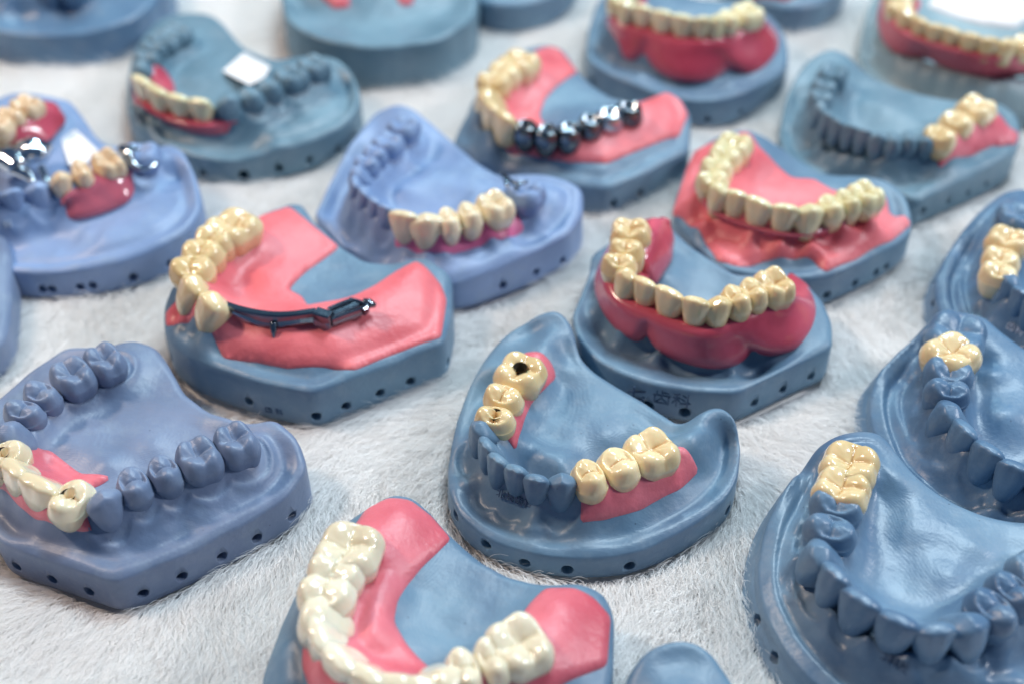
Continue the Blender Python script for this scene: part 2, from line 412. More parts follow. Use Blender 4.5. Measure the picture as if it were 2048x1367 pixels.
        for fr, off in prof:
            ww = .012*wob(s.o[:, 0]*1.5, s.o[:, 1]*1.5, int(fr*50), 2.0)
            ring = np.c_[s.o[:, :2]+nrm*(off+ww)[:, None] if not np.isscalar(ww) else s.o[:, :2]+nrm*off, rz*fr]
            V.append(ring); cur = tot+np.arange(n); tot += n
            for k in range(n):
                k2 = (k+1) % n; F_.append((int(prev[k]), int(cur[k]), int(cur[k2]), int(prev[k2])))
            prev = cur
        V.append(np.array([[s.c[0], s.c[1], 0.]])); ctr = tot
        for k in range(n): F_.append((int(prev[k]), ctr, int(prev[(k+1) % n])))
        # upward winding check
        a, b, c = [np.vstack(V)[i] for i in f[0][:3]]
        if np.cross(b-a, c-a)[2] < 0:
            F_[:len(f)] = [q[::-1] for q in f]
        body = mesh_obj('cast_body', np.vstack(V), F_, s.m, s.t, s.org)
        if holes:
            cv, cf = [], []
            for hx in holes:
                zz = hx[2] if len(hx) > 2 else .38; rr = hx[3] if len(hx) > 3 else hole_r
                p = s.zoom.p(hx[0], hx[1], zz); k = int(np.argmin(np.sum((s.o[:, :2]-p[:2])**2, 1)))
                c0 = np.array([*s.o[k, :2], zz]); d = np.array([*nrm[k], 0]); tt = np.array([-d[1], d[0], 0]); b0 = len(cv)
                m_ = 20; ang = np.linspace(0, 2*np.pi, m_, endpoint=False)
                for off in (-bore, .3):
                    cv += [c0+d*off+tt*rr*math.cos(x)+np.array([0, 0, 1])*rr*math.sin(x) for x in ang]
                cf += [(b0+j, b0+(j+1) % m_, b0+m_+(j+1) % m_, b0+m_+j) for j in range(m_)]
                cf += [tuple(b0+j for j in reversed(range(m_))), tuple(b0+m_+j for j in range(m_))]
            cut = mesh_obj('cutter', cv, cf, s.m, s.t, s.org, smooth=False)
            md = body.modifiers.new('b', 'BOOLEAN'); md.object = cut; md.operation = 'DIFFERENCE'; md.solver = 'EXACT'
            bpy.context.view_layer.update()
            ev = body.evaluated_get(bpy.context.evaluated_depsgraph_get()); me = bpy.data.meshes.new_from_object(ev)
            body.modifiers.clear()
            if len(me.polygons) > 1000: body.data = me
            bpy.data.objects.remove(cut)
        s.body = body
        return body
    def patch(s, poly, m, name='gum', thick=.07, zoom=None, label=None, spacing=None, sm=2, fade=.12, extra=None, parent=None):
        pl = np.array([s.on(q[0], q[1], zoom) for q in poly]); pl = ccw(roundc(pl, .055)); pl = resample(pl, step=.09, closed=True)
        v, f, n = s.fill(pl, spacing or .075)
        d = dist_poly(v, pl); k = np.clip(d/fade, 0, 1); k = k*k*(3-2*k)
        z = s.h(v)+.012+(thick-.012)*k
        if extra is not None: z = z+extra(v, d)
        V = [np.c_[v, z], np.c_[v[:n], s.h(v[:n])-.12]]; N = len(v)
        a, b, c = [V[0][i] for i in f[0][:3]]
        if np.cross(b-a, c-a)[2] < 0: f = [q[::-1] for q in f]
        F_ = list(f)+[(k2, N+k2, N+(k2+1) % n, (k2+1) % n) for k2 in range(n)]
        o = mesh_obj(name, np.vstack(V), F_, m, parent or s.t, s.org if parent is None else np.array(parent.location)/S)
        if label: o['label'] = label
        return o
    def teeth(s, row, **k): put_teeth(row, s.t, s.org, s.m, name='stone_tooth', **k)
    def engrave(s, txt, x, y, z, size=.3, m=None, zoom=None, depth=.012, surf=False):
        p = (zoom or s.zoom).p(x, y, z); k = int(np.argmin(np.sum((s.o[:, :2]-p[:2])**2, 1)))
        d = s.nrm[k]
        if surf:
            p0 = s.on(x, y, zoom); e_ = .12; q = np.array([[p0[0]+e_, p0[1]], [p0[0]-e_, p0[1]], [p0[0], p0[1]+e_], [p0[0], p0[1]-e_]]); hh = s.h(q)
            nn = np.array([-(hh[0]-hh[1])/(2*e_), -(hh[2]-hh[3])/(2*e_), 1]); nn /= np.linalg.norm(nn)
        cu = bpy.data.curves.new('txt', 'FONT'); cu.body = txt; cu.size = size*S; cu.extrude = depth*S
        cu.align_x = 'CENTER'; cu.align_y = 'CENTER'
        o = bpy.data.objects.new('txt', cu); COL.objects.link(o); bpy.context.view_layer.update()
        me = bpy.data.meshes.new_from_object(o.evaluated_get(bpy.context.evaluated_depsgraph_get())); bpy.data.objects.remove(o)
        e = bpy.data.objects.new('engraving', me); COL.objects.link(e); me.materials.clear(); me.materials.append(m or ENGRAVE_SHADE)
        e.parent = s.t
        tx = Vector((-d[1], d[0], 0)); zz = Vector((d[0], d[1], 0)); yy = Vector((0, 0, 1))
        if tx.x < 0: pass
        M = Matrix((( tx.x, yy.x, zz.x, 0), (tx.y, yy.y, zz.y, 0), (tx.z, yy.z, zz.z, 0), (0, 0, 0, 1)))
        q = np.array([s.o[k, 0]+d[0]*.052, s.o[k, 1]+d[1]*.052, z])-s.org
        if surf:
            zz = Vector(nn); tx = Vector((-nn[1], nn[0], 0)).normalized(); yy = zz.cross(tx)
            M = Matrix(((tx.x, yy.x, zz.x, 0), (tx.y, yy.y, zz.y, 0), (tx.z, yy.z, zz.z, 0), (0, 0, 0, 1))); q = p0+nn*.03-s.org
        M.translation = Vector(q*S); e.matrix_local = M
        e['label'] = 'small characters marked in the side of the base'
        return e

def bridge(zoom, ztop, items, centre, m, label, group=None, cat='dental bridge', **k):
    r = Row(zoom, ztop, items, centre); org = r.pos.mean(0).copy(); org[2] = ztop-.9
    t = thing('dental_bridge' if len(items) > 1 else 'molar_cap', org, label, cat if len(items) > 1 else 'dental crown', group)
    put_teeth(r, t, org, TOOTH[m], **k)
    return t, r
def cr_closed(G, sub):
    n = len(G); out = []
    for i in range(n):
        p0, p1, p2, p3 = G[(i-1) % n], G[i], G[(i+1) % n], G[(i+2) % n]
        for k in range(sub):
            t = k/sub
            out.append(.5*((2*p1)+(-p0+p2)*t+(2*p0-5*p1+4*p2-p3)*t*t+(-p0+3*p1-3*p2+p3)*t**3))
    return np.array(out)
def loft(name, guides, m, parent, org, sub=4, cap=.22, disp=None):
    G = cr_closed(np.array(guides), sub)              # [rings, N, 3]
    G = np.transpose(G, (1, 0, 2))                    # along, around
    def end(A, B):
        c = A.mean(0); d = c-B.mean(0); d /= np.linalg.norm(d)+1e-9
        return [c+(A-c)*k+d*cap*e for k, e in ((.93, .35), (.75, .7), (.45, .92), (.05, 1))]
    a = end(G[0], G[1])[::-1]; b = end(G[-1], G[-2])
    G = np.array(a+list(G)+b)
    if disp: G = disp(G)
    n, k = G.shape[:2]
    f = [(i*k+j, i*k+(j+1) % k, (i+1)*k+(j+1) % k, (i+1)*k+j) for i in range(n-1) for j in range(k)]
    o = mesh_obj(name, G.reshape(-1, 3), f, m, parent, org)
    # consistent outward normals
    V = G.reshape(-1, 3); vol = 0
    for q in f[::7]:
        vol += np.dot(V[q[0]], np.cross(V[q[1]], V[q[2]]))
    bm_fix(o); return o
def bm_fix(o):
    import bmesh
    bm = bmesh.new(); bm.from_mesh(o.data); bmesh.ops.recalc_face_normals(bm, faces=bm.faces); bm.to_mesh(o.data); bm.free()
def tube(name, pts, rad, m, parent, org, k=10, flat=1.0, n=None):
    p = chaikin(np.asarray(pts, float), 2, False); p = resample(p, n or max(8, len(pts)*5))
    rad = np.interp(np.linspace(0, 1, len(p)), np.linspace(0, 1, len(np.atleast_1d(rad))), np.atleast_1d(rad))
    t = np.gradient(p, axis=0); t /= np.linalg.norm(t, axis=1)[:, None]+1e-9
    V, F_ = [], []
    for i in range(len(p)):
        sd = np.cross(t[i], [0, 0, 1]); sd /= np.linalg.norm(sd)+1e-9; up = np.cross(sd, t[i])
        for j in range(k):
            a = 2*np.pi*j/k; V.append(p[i]+rad[i]*(sd*math.cos(a)+up*math.sin(a)*flat))
    for i in range(len(p)-1):
        for j in range(k): F_.append((i*k+j, i*k+(j+1) % k, (i+1)*k+(j+1) % k, (i+1)*k+j))
    F_ += [tuple(range(k))[::-1], tuple((len(p)-1)*k+j for j in range(k))]
    o = mesh_obj(name, V, F_, m, parent, org); bm_fix(o); return o
def denture_base(zoom, row, flange, gum_z, m, parent, org, name='denture_base', N=70, lw=.28, lin=.62, lz=.75, bulge=.16, ext0=.5, ext1=.5, thick=.3, gk=1.0, dz=0.):
    p = np.array([*row.pos]); p[:, 2] -= np.array([{'M': .46, 'P': .56, 'C': .68, 'I': .68}[q[0]] for q in row.items])*gk; lz *= .55
    a0 = p[0]+(p[0]-p[1])/np.linalg.norm(p[0]-p[1])*ext0; a1 = p[-1]+(p[-1]-p[-2])/np.linalg.norm(p[-1]-p[-2])*ext1
    p = resample(chaikin(np.vstack([a0, p, a1]), 2, False), N)
    e_ = np.clip(1-np.minimum(np.arange(N), N-1-np.arange(N))/(N*.07), 0, 1); p[:, 2] -= .15*e_**2
    t = np.gradient(p, axis=0)[:, :2]; t /= np.linalg.norm(t, axis=1)[:, None]; o = np.stack([t[:, 1], -t[:, 0]], 1)
    ref = row.out[len(row.out)//2]; mid = o[N//2]
    if ref@mid < 0: o = -o
    o3 = np.c_[o, np.zeros(N)]; z3 = np.array([0, 0, 1.])
    fl = resample(chaikin(zoom.line([(q[0], q[1], q[2]+dz) for q in flange]), 2, False), N)
    top = p+o3*lw
    mid1 = .62*top+.38*fl+o3*bulge*.7; mid2 = .25*top+.75*fl+o3*bulge
    bot_in = fl-o3*thick-z3*.03
    lin_top = p-o3*lw-z3*.02; lin_b = p-o3*lin-z3*lz; lin_in = p-o3*(lin-.22)-z3*(lz+.08)
    return loft(name, [top, mid1, mid2, fl, bot_in, lin_in, lin_b, lin_top+(-o3*.08-z3*.18), lin_top], m, parent, org, 4)
#CASTS
ZA, ZB, ZC, ZD = Zoom(500, 960, 2.695, .7), Zoom(0, 640, 2.278, .65), Zoom(300, 380, 2.628, .75), Zoom(860, 600, 2.356, .6)
ZE, ZF, ZG, ZH = Zoom(1120, 400, 2.848, .9), Zoom(1320, 240, 3.793, .82), Zoom(620, 180, 3.107, .78), Zoom(900, 60, 3.798, .72)
ZI, ZJ, ZK, ZL = Zoom(240, 0, 3.598, .78), Zoom(0, 170, 3.038, .78), Zoom(1140, 0, 4.452, .9), Zoom(1560, 0, 2.971, .8)
ZN, ZP, ZM = Zoom(1700, 360, 4.02, .7), Zoom(1480, 600, 1.782, .68), Zoom(1560, 0, 2.971, .9)
CASTS = []
def terrace(c, amp=.085, per=.30, reach=.95):
    oc = resample(c.o, step=.3, closed=True)
    def fx(q):
        d = dist_poly(q, oc); f = (d/per) % 1; side = np.clip((c.c[0]-.3-q[:, 0])/.8, 0, 1)+np.clip((c.c[1]-1.2-q[:, 1])/.6, 0, 1); saw = np.where(f < .7, f/.7, (1-f)/.3)
        return amp*(saw-.5)*np.clip((reach-d)/.3, 0, 1)*np.clip(d/.1, 0, 1)*np.clip(side, 0, 1)
    c.extra.append(fx)

# ---- C: coral gum cast with a yellow bridge and a metal bar
c = Cast(ZC, [(78,730,1.2),(110,790,1.2),(200,860,1.2),(330,912,1.2),(560,992,1.2),(850,1048,1.22),(1090,960,1.22),(1540,790,1.22),(1578,640,1.25),(1578,440,1.5),(1440,342,1.6),(1280,385,1.38),(1130,375,1.32),(1000,300,1.32),(930,220,1.5),(860,170,1.55),(800,75,1.55),(740,62,1.55),(600,115,1.5),(380,300,1.35),(170,520,1.25),(78,640,1.2)],
  'blue', 'blue-grey cast covered in coral gum, carrying a yellow bridge and a dark metal bar', 1)
r = c.row(2.78, [('M',425,150),('P',325,215),('P',262,285),('C',205,365),('I',240,470),('I',330,560)], dk=.72)
c.stroke([(600,700),(760,700),(900,690),(1100,640),(1250,560),(1400,430)], 1.85)
c.stroke([(560,620),(700,620),(830,610),(1000,580),(1180,500)], 1.5)
c.stroke([(165,690),(380,865),(720,925),(1070,945),(1300,850),(1530,765)], 1.27)
c.stroke([(340,770),(560,840),(760,855),(980,850),(1250,740),(1500,600)], 1.55)
c.pts([(820,470,1.4),(740,560,1.42),(1000,480,1.35),(1150,420,1.35),(700,300,1.6),(800,250,1.55),(900,280,1.4),(600,450,1.6),(560,250,1.85)])
c.gut = .07; c.solve(); c.build(holes=[(882,1228),(1052,1158),(1220,1088),(1382,1015),(1560,900),(115,880,.5),(470,1155,.4)])
c.patch([(730,88),(860,192),(995,300),(900,375),(820,430),(760,490),(730,525),(800,560),(830,610),(940,590),(1080,555),(1240,465),(1400,375),(1530,500),(1560,580),(1530,775),(1290,860),(1070,948),(940,935),(730,940),(390,885),(340,780),(230,660),(85,715),(80,650),(170,520),(300,330),(560,150)], GUM['coral'], thick=.085, sm=2)
c.engrave('齿 科', 640, 1185, .3, .2)
CASTS.append(c)
t, r = bridge(ZC, 2.78, [('M',425,150,{'k':1.2}),('P',325,215,{'k':1.15}),('P',262,285,{'k':1.15}),('P',208,368,{'k':1.15}),('C',228,455,{'k':1.05,'tilt':-2}),('C',320,545,{'k':1.08,'tilt':2})], c.c, 'yellow', 'yellow ivory bridge of six joined crowns at the left of a dark metal bar', wf=1.1, tilt=10, hs=1.04, ds=1.12)
org = ZC.p(700, 640, 1.8); t = thing('metal_bar', org, 'dark metal bar running from the yellow bridge over coral pink gum', 'metal bar')
def blade(zoom, pts, z0, w, hgt, name, parent, org, m=DARKM, n=24):
    p = resample(chaikin(zoom.line(pts, z0), 2, False), n); tg = np.gradient(p, axis=0); tg /= np.linalg.norm(tg, axis=1)[:, None]
    sd = np.cross(tg, [0, 0, 1.]); sd /= np.linalg.norm(sd, axis=1)[:, None]; z3 = np.array([0, 0, 1.])
    hh = np.interp(np.linspace(0, 1, n), np.linspace(0, 1, len(hgt)), hgt)[:, None]
    b = .035
    G = [p-sd*w/2-z3*b, p-sd*(w/2-b), p+sd*(w/2-b), p+sd*w/2-z3*b, p+sd*w*.42-z3*hh*.5, p+sd*w/2-z3*(hh-b), p+sd*(w/2-b)*.6-z3*hh, p-sd*(w/2-b)*.6-z3*hh, p-sd*w/2-z3*(hh-b)]
    G = np.transpose(np.array(G), (1, 0, 2)); k = G.shape[1]
    f = [(i*k+j, i*k+(j+1) % k, (i+1)*k+(j+1) % k, (i+1)*k+j) for i in range(n-1) for j in range(k)]+[tuple(range(k)), tuple((n-1)*k+j for j in range(k))]
    o = mesh_obj(name, G.reshape(-1, 3), f, m, parent, org, smooth=False); bm_fix(o); return o
blade(ZC, [(385,590),(470,618),(600,645),(720,650),(870,628)], 2.42, .19, [.14,.22,.32,.48,.32,.28,.32], 'bar_blade', t, org)
blade(ZC, [(870,628),(905,640),(950,652)], 2.47, .27, [.36,.5,.36], 'bar_joint', t, org, n=8)
blade(ZC, [(935,618),(1000,590),(1060,567)], 2.40, .10, [.2,.2], 'frame_rail', t, org, n=8)
blade(ZC, [(955,672),(1040,640),(1120,612)], 2.30, .08, [.24,.24], 'frame_rail', t, org, n=8)
blade(ZC, [(950,650),(1020,618),(1090,590)], 2.30, .22, [.2,.2], 'frame_plate', t, org, n=8)
blade(ZC, [(1050,565),(1110,580),(1150,600),(1120,622)], 2.36, .09, [.22,.22], 'frame_end', t, org, n=12)
tube('end_knob', ZC.line([(1120,592,2.28),(1165,600,2.26),(1185,606,2.2)]), [.10,.12,.05], DARKM, t, org)
tube('spur', ZC.line([(650,700,2.1),(650,745,1.95),(651,785,1.75)]), [.09,.07,.02], DARKM, t, org)
tube('spur', ZC.line([(905,715,1.95),(905,732,1.88),(906,745,1.83)]), [.11,.06,.02], DARKM, t, org)

# ---- A: white bridge at the bottom
c = Cast(ZA, [(760,65,1.55),(880,85,1.55),(985,190,1.45),(1090,310,1.32),(1230,430,1.3),(1400,520,1.3),(1600,560,1.4),(1780,545,1.55),(1900,600,1.55),(1955,700,1.5),(1950,1000,1.3),(1900,1250,1.2),(1400,1500,1.2),(600,1520,1.2),(150,1350,1.1),(65,1080,.85),(190,740,.9),(380,330,1.1),(560,190,1.4)],
  'blue', 'blue cast at the bottom with red pink gum under a long milky white bridge', 1)
r = c.row(2.72, [('M',520,320),('P',450,440),('P',395,560),('C',345,690),('I',375,810),('I',480,930),('I',630,1020),('I',770,1060),('I',910,1075),('C',1030,1060),('P',1155,985),('P',1305,925),('M',1455,845)], dk=.8)
c.stroke([(800,300),(720,500),(640,700),(640,850)], 1.85); c.stroke([(780,170),(850,200)], 1.9)
c.stroke([(1650,650),(1700,800)], 1.9)
c.pts([(985,300,1.5),(850,560,1.45),(780,760,1.45),(860,880,1.4),(980,980,1.4),(1100,700,1.25),(1000,800,1.22),(1200,600,1.25),(1300,700,1.25),(1450,620,1.3),(1350,780,1.35),(950,600,1.3),(1450,740,1.5)])
c.stroke([(230,760),(280,950),(330,1150)], 1.4)
c.solve(); c.build(holes=[])
c.patch([(740,95),(870,110),(985,200),(1085,315),(1010,390),(930,465),(850,560),(795,650),(775,760),(850,890),(980,1015),(1100,990),(1250,900),(1400,780),(1450,745),(1510,660),(1590,580),(1750,580),(1850,630),(1945,735),(1925,1000),(1700,1090),(1500,1250),(1200,1400),(600,1400),(330,1150),(280,1000),(285,880),(340,650),(450,450),(550,260),(620,160)], GUM['rose'], thick=.08)
CASTS.append(c)
bridge(ZA, 2.72, [('M',520,320,{'k':1.12}),('P',450,445,{'k':1.15}),('P',395,560,{'k':1.15,'hole':False}),('C',345,690,{'k':1.2}),('I',375,815,{'k':1.2}),('I',480,940,{'k':1.35}),('I',625,1025,{'k':1.35}),('I',770,1065,{'k':1.3}),('I',910,1075,{'k':1.2}),('C',1030,1055,{'k':1.1}),('P',1155,985),('P',1305,925),('M',1455,845,{'k':.98})], c.c, 'white', 'milky white full arch bridge on red pink gum in the bottom foreground', wf=1.1, tilt=10, ds=1.12)

# ---- B: lower left cast
c = Cast(ZB, [(-90,860,1.0),(0,1000,1.0),(130,1050,1.0),(300,1105,1.0),(510,1175,1.0),(600,1150,1.0),(830,1050,1.0),(1100,915,1.0),(1300,790,1.1),(1390,660,1.3),(1350,530,1.65),(1250,447,1.75),(1130,468,1.55),(950,415,1.4),(830,330,1.4),(775,220,1.5),(700,115,1.65),(600,88,1.75),(500,110,1.75),(300,120,1.5),(120,240,1.3),(-40,380,1.2),(-130,540,1.1),(-140,720,1.0)],
  'lilac', 'lilac blue cast at lower left with bare moulded teeth and a cream front bridge', 1)
rl = c.row(2.62, col=True, items=[('M',465,150),('M',320,215),('P',175,305),('P',95,385),('C',40,480)], crest=2.06, iz=.25)
rr = c.row(2.62, col=True, items=[('C',462,790),('P',600,715),('P',738,655),('M',895,585),('M',1065,515)], crest=2.05, oz=.42, iz=.4)
c.row(2.55, [('I',10,580),('I',85,660),('I',185,720),('C',305,775)], crest=1.9)
c.stroke([(460,1000),(640,960),(800,900),(950,860),(1150,760),(1280,640)], 1.3)
c.stroke([(150,960),(300,1010),(420,1030)], 1.25); c.pts([(650,1060,1.08),(560,1080,1.15),(690,1000,1.2)])
c.pts([(420,480,1.4),(500,600,1.35),(300,450,1.55),(600,560,1.35),(750,480,1.3),(680,300,1.45),(560,350,1.5),(480,650,1.5),(700,560,1.4),(850,420,1.35),(1000,470,1.4),(300,560,1.5),(640,180,1.75)])
c.stroke([(1200,560),(1260,520)], 1.7)
c.gut = .07; c.solve(); c.build(holes=[(255,1163),(412,1217),(645,1222),(825,1152),(1010,1078),(1175,1002),(1325,892),(95,1098),(15,960)])
c.teeth(rl, tilt=0, hs=.95, wf=1.12, ds=1.05); c.teeth(rr, tilt=6, wf=1.12, ds=1.04)
c.patch([(95,572),(230,590),(290,640),(370,700),(510,715),(470,745),(390,770),(385,860),(425,970),(280,950),(170,910),(90,850),(40,790),(-40,760),(-60,620)], GUM['rose'], thick=.07)
CASTS.append(c)
bridge(ZB, 2.58, [('P',0,590,{'hole':True,'k':.95}),('I',62,660,{'k':1.25}),('I',165,725,{'k':1.4}),('P',303,780,{'hole':True,'k':.95})], c.c, 'cream', 'cream front bridge with dark screw holes, beside bare lilac teeth at the left edge', wf=1.12, ds=1.1)

# ---- D: centre cast with crowns on both sides
c = Cast(ZD, [(85,800,.85),(110,940,.78),(200,1060,.72),(400,1160,.70),(640,1198,.70),(900,1190,.72),(1080,1130,.75),(1300,1000,.85),(1430,880,.95),(1460,720,1.2),(1452,580,1.7),(1405,505,2.05),(1350,480,2.15),(1285,520,1.95),(1190,588,1.5),(1100,540,1.35),(1000,470,1.3),(850,385,1.3),(735,310,1.35),(690,225,1.7),(668,110,2.0),(610,42,2.15),(540,48,2.15),(420,110,1.85),(310,200,1.5),(210,350,1.25),(150,500,1.0),(110,650,.9)],
  'blue', 'central blue cast with bare front teeth and three yellow crowns on each side')
rs = c.row(2.36, col=True, items=[('C',232,580),('I',266,665),('I',318,735),('I',402,785),('I',500,830),('C',620,832)], crest=1.88, oz=.5, iz=.55, ow=.52)
c.row(2.5, [('M',430,300),('P',345,420),('P',305,520)], crest=1.85, oz=.5)
c.row(2.5, [('P',755,790),('P',895,740),('M',1050,670)], crest=1.95, oz=.45, iz=.5)
c.stroke([(165,760),(215,890),(330,1000),(480,1062),(640,1090),(780,1095),(900,1080)], .70)
c.stroke([(200,760),(300,925),(480,1020),(640,1050)], .85)
c.stroke([(708,1062),(830,1045),(1000,995),(1180,900),(1270,815)], .95)
c.stroke([(1000,1070),(1200,970),(1330,850),(1400,700)], .85)
c.stroke([(590,70),(600,160),(560,230)], 1.95); c.stroke([(470,150),(380,200),(290,330)], 1.55); c.stroke([(1350,510),(1290,600),(1240,680)], 1.95)
c.stroke([(600,380),(560,480),(490,600),(480,690)], 1.18); c.stroke([(640,250),(655,330)], 1.4)
c.pts([(800,560,1.2),(650,600,1.15),(600,700,1.15),(750,450,1.25),(900,520,1.25),(1000,600,1.25),(850,650,1.2),(680,740,1.2),(1150,620,1.4),(520,740,1.3),(620,790,1.35)])
c.pts([(540,300,1.75),(545,370,1.6),(480,430,1.65),(430,560,1.6),(400,650,1.55)])
c.gut = .07; c.solve(); c.build(holes=[(268,1135,.4),(445,1222,.3),(640,1258,.28),(945,1256,.28),(148,1000,.45),(1400,985,.35)], hole_r=.12)
c.teeth(rs, tilt=12, hs=1.05, wf=1.14)
c.patch([(440,250),(520,245),(575,300),(596,360),(540,420),(475,490),(440,580),(405,715),(360,650),(310,610),(300,500),(360,330)], GUM['rose'], thick=.06)
c.patch([(715,860),(760,840),(900,790),(1060,720),(1160,690),(1190,690),(1268,805),(1180,890),(1000,985),(830,1035),(708,1052)], GUM['rose'], thick=.085)
c.engrave('北技齿科', 400, 935, .95, .2, surf=True)
CASTS.append(c)
bridge(ZD, 2.52, [('M',425,300,{'hole':True,'k':1.02}),('P',345,420),('P',305,520,{'hole':True})], c.c, 'yellow', 'left run of three yellow crowns, two with dark screw holes, on the central blue cast', wf=1.06)
bridge(ZD, 2.52, [('P',755,792),('P',895,740,{'k':1.08}),('M',1050,668,{'k':1.02})], c.c, 'yellow', 'right run of three glossy yellow crowns over red pink gum on the central blue cast', wf=1.04, hs=1.0)

# ---- E: full denture right of centre
c = Cast(ZE, [(75,650,1.1),(110,780,1.08),(200,890,1.05),(330,965,1.05),(500,1030,1.0),(760,1072,1.0),(1010,1080,1.0),(1200,985,1.05),(1380,900,1.05),(1545,820,1.1),(1545,680,1.2),(1490,560,1.35),(1400,470,1.35),(1230,430,1.32),(1000,420,1.3),(850,330,1.28),(720,240,1.3),(640,160,1.35),(560,110,1.35),(430,110,1.35),(300,230,1.25),(190,300,1.2),(175,400,1.15),(120,540,1.1)],
  'blue', 'angular blue-grey cast under a complete denture, characters marked on its front side', 1)
it = [('M',398,135),('P',376,232),('P',335,315),('C',375,398),('I',482,452),('I',628,510),('I',780,562),('C',912,562),('P',1015,515),('P',1115,478),('M',1235,440)]
r = c.row(2.75, it, sub=.6, oz=.6, iz=.3)
c.stroke([(240,760),(330,850),(430,900),(520,880),(620,960),(800,1010),(980,1000),(1090,940)], .62)
c.pts([(500,985,.95),(840,250,1.25),(900,420,1.2),(760,380,1.2),(700,300,1.2),(1100,500,1.3),(1000,480,1.2),(600,430,1.3)])
c.solve(); c.build(holes=[(495,1155,.3,.15),(705,1187,.3,.13),(1118,1155),(1260,1068),(1412,990),(190,930,.5)])
c.engrave('七 齿科', 565, 1085, .6, .44)
CASTS.append(c)
org = c.c+np.array([0, 0, 1.2]); t = thing('denture', org, 'complete denture with yellow teeth and glossy raspberry pink base, right of centre', 'denture')
fl = [(500,110,1.6),(360,180,1.4),(225,420,1.25),(222,560,1.15),(300,725,1.1),(420,812,1.1),(485,800,1.12),(508,760,1.3),(540,830,1.15),(590,880,1.1),(700,930,1.08),(870,967,1.08),(1000,950,1.08),(1070,895,1.15),(1100,840,1.35),(1130,880,1.18),(1210,893,1.15),(1350,855,1.2),(1440,760,1.3),(1478,640,1.4),(1440,520,1.55),(1350,455,1.65)]
row = Row(ZE, 2.75, it, c.c)
denture_base(ZE, row, fl, 2.08, GUM['acrylic'], t, org, bulge=.17, dz=-.25, ext0=.1, ext1=.35, N=110)
loft('lingual_flange', [resample(ZE.line(q), 16) for q in ([(440,330,2.1),(480,200,2.3),(500,110,2.25),(560,105,2.1)], [(500,340,2.15),(560,200,2.35),(590,120,2.25),(620,125,2.1)], [(560,470,1.3),(640,340,1.35),(655,220,1.5),(625,140,1.6)], [(500,440,1.3),(560,340,1.3),(560,230,1.4),(560,170,1.5)])], GUM['acrylic'], t, org)
put_teeth(row, t, org, TOOTH['yellow'], name='tooth', wf=1.16, tilt=14, hs=1.05)

# ---- F: right, coral gum mask with a full arch of lemon teeth
c = Cast(ZF, [(95,700,1.0),(250,900,1.0),(440,1090,1.0),(600,1140,1.0),(950,1190,1.0),(1270,1175,1.0),(1600,1020,1.0),(1900,860,1.0),(1905,740,1.1),(1880,600,1.35),(1790,490,1.4),(1640,420,1.4),(1400,415,1.35),(1230,408,1.3),(1120,345,1.3),(930,210,1.3),(760,95,1.35),(640,60,1.35),(480,90,1.3),(330,180,1.2),(200,350,1.1)],
  'blue', 'blue-grey cast wrapped in coral gum that spreads to two points at the front')
it = [('M',560,135,{'k':.85}),('M',510,225,{'k':.7}),('P',430,300),('P',395,400),('C',455,490),('I',585,540),('I',760,600),('I',955,645),('C',1145,650),('P',1310,600),('P',1440,560),('M',1570,510)]
it[1] = ('P',498,212,{'k':1.0})
r = c.row(2.62, it, sub=.1, oz=.65, iz=.25)
c.stroke([(300,750),(450,900),(700,990),(1000,1010),(1250,990),(1500,880),(1700,760)], 1.05)
c.pts([(800,350,1.5),(680,250,1.6),(1000,560,1.4),(1080,430,1.35),(1400,500,1.5)])
c.gut = .07; c.solve(); c.build(holes=[(1250,1308,.3),(1465,1235,.3),(1650,1170,.3),(1780,1160,.3)])
c.patch([(620,105),(700,120),(760,220),(900,360),(1010,455),(1180,465),(1330,550),(1500,550),(1650,515),(1720,600),(1740,720),(1860,725),(1905,790),(1750,920),(1590,990),(1480,1060),(1250,1155),(1180,1080),(1050,1050),(900,1050),(770,1080),(600,1115),(440,1070),(330,900),(95,700),(200,380),(260,240),(370,190)], GUM['coral'], thick=.17, fade=.2)
CASTS.append(c)
row = Row(ZF, 2.62, it, c.c); org = c.c+np.array([0, 0, 1.4])
t = thing('denture', org, 'arch of pale lemon teeth on a clear pink band, resting on coral gum', 'denture')
fl = [(640,330,1.9),(480,400,1.7),(355,520,1.6),(420,690,1.5),(560,790,1.45),(740,870,1.42),(930,918,1.42),(1150,910,1.42),(1320,860,1.45),(1500,770,1.5),(1640,660,1.6),(1670,560,1.8)]
denture_base(ZF, row, fl, 2.0, GUM['clear'], t, org, bulge=.05, ext0=.2, ext1=.2, lin=.45, lz=.3, thick=.15)
put_teeth(row, t, org, TOOTH['lemon'], name='tooth', wf=1.18, tilt=12)

# ---- G: bright blue cast with cream bridge
c = Cast(ZG, [(35,770,.75),(190,940,.75),(400,1060,.8),(650,1150,.85),(880,1190,.9),(1050,1130,1.0),(1350,1005,1.1),(1600,880,1.2),(1685,760,1.3),(1690,610,1.55),(1580,550,1.65),(1440,515,1.6),(1300,520,1.4),(1180,530,1.35),(1040,450,1.32),(900,330,1.32),(760,210,1.35),(640,110,1.55),(540,78,1.6),(400,140,1.3),(250,330,1.1),(120,580,.85)],
  'bright', 'bright blue cast above centre with small bare teeth and a cream bridge on violet gum', 1)
rl = c.row(2.3, col=True, items=[('M',580,190),('M',480,290),('P',400,360),('P',345,420),('C',295,480),('I',285,560),('I',335,620),('I',400,675),('I',470,715)], crest=1.85, oz=.75, iz=.4, ow=.44)
c.row(2.5, [('I',585,755),('C',720,778),('P',860,762),('P',990,725),('M',1150,665)], crest=1.7, oz=.4, iz=.35)
rm = c.row(2.35, [('M',1340,590)], crest=1.75)
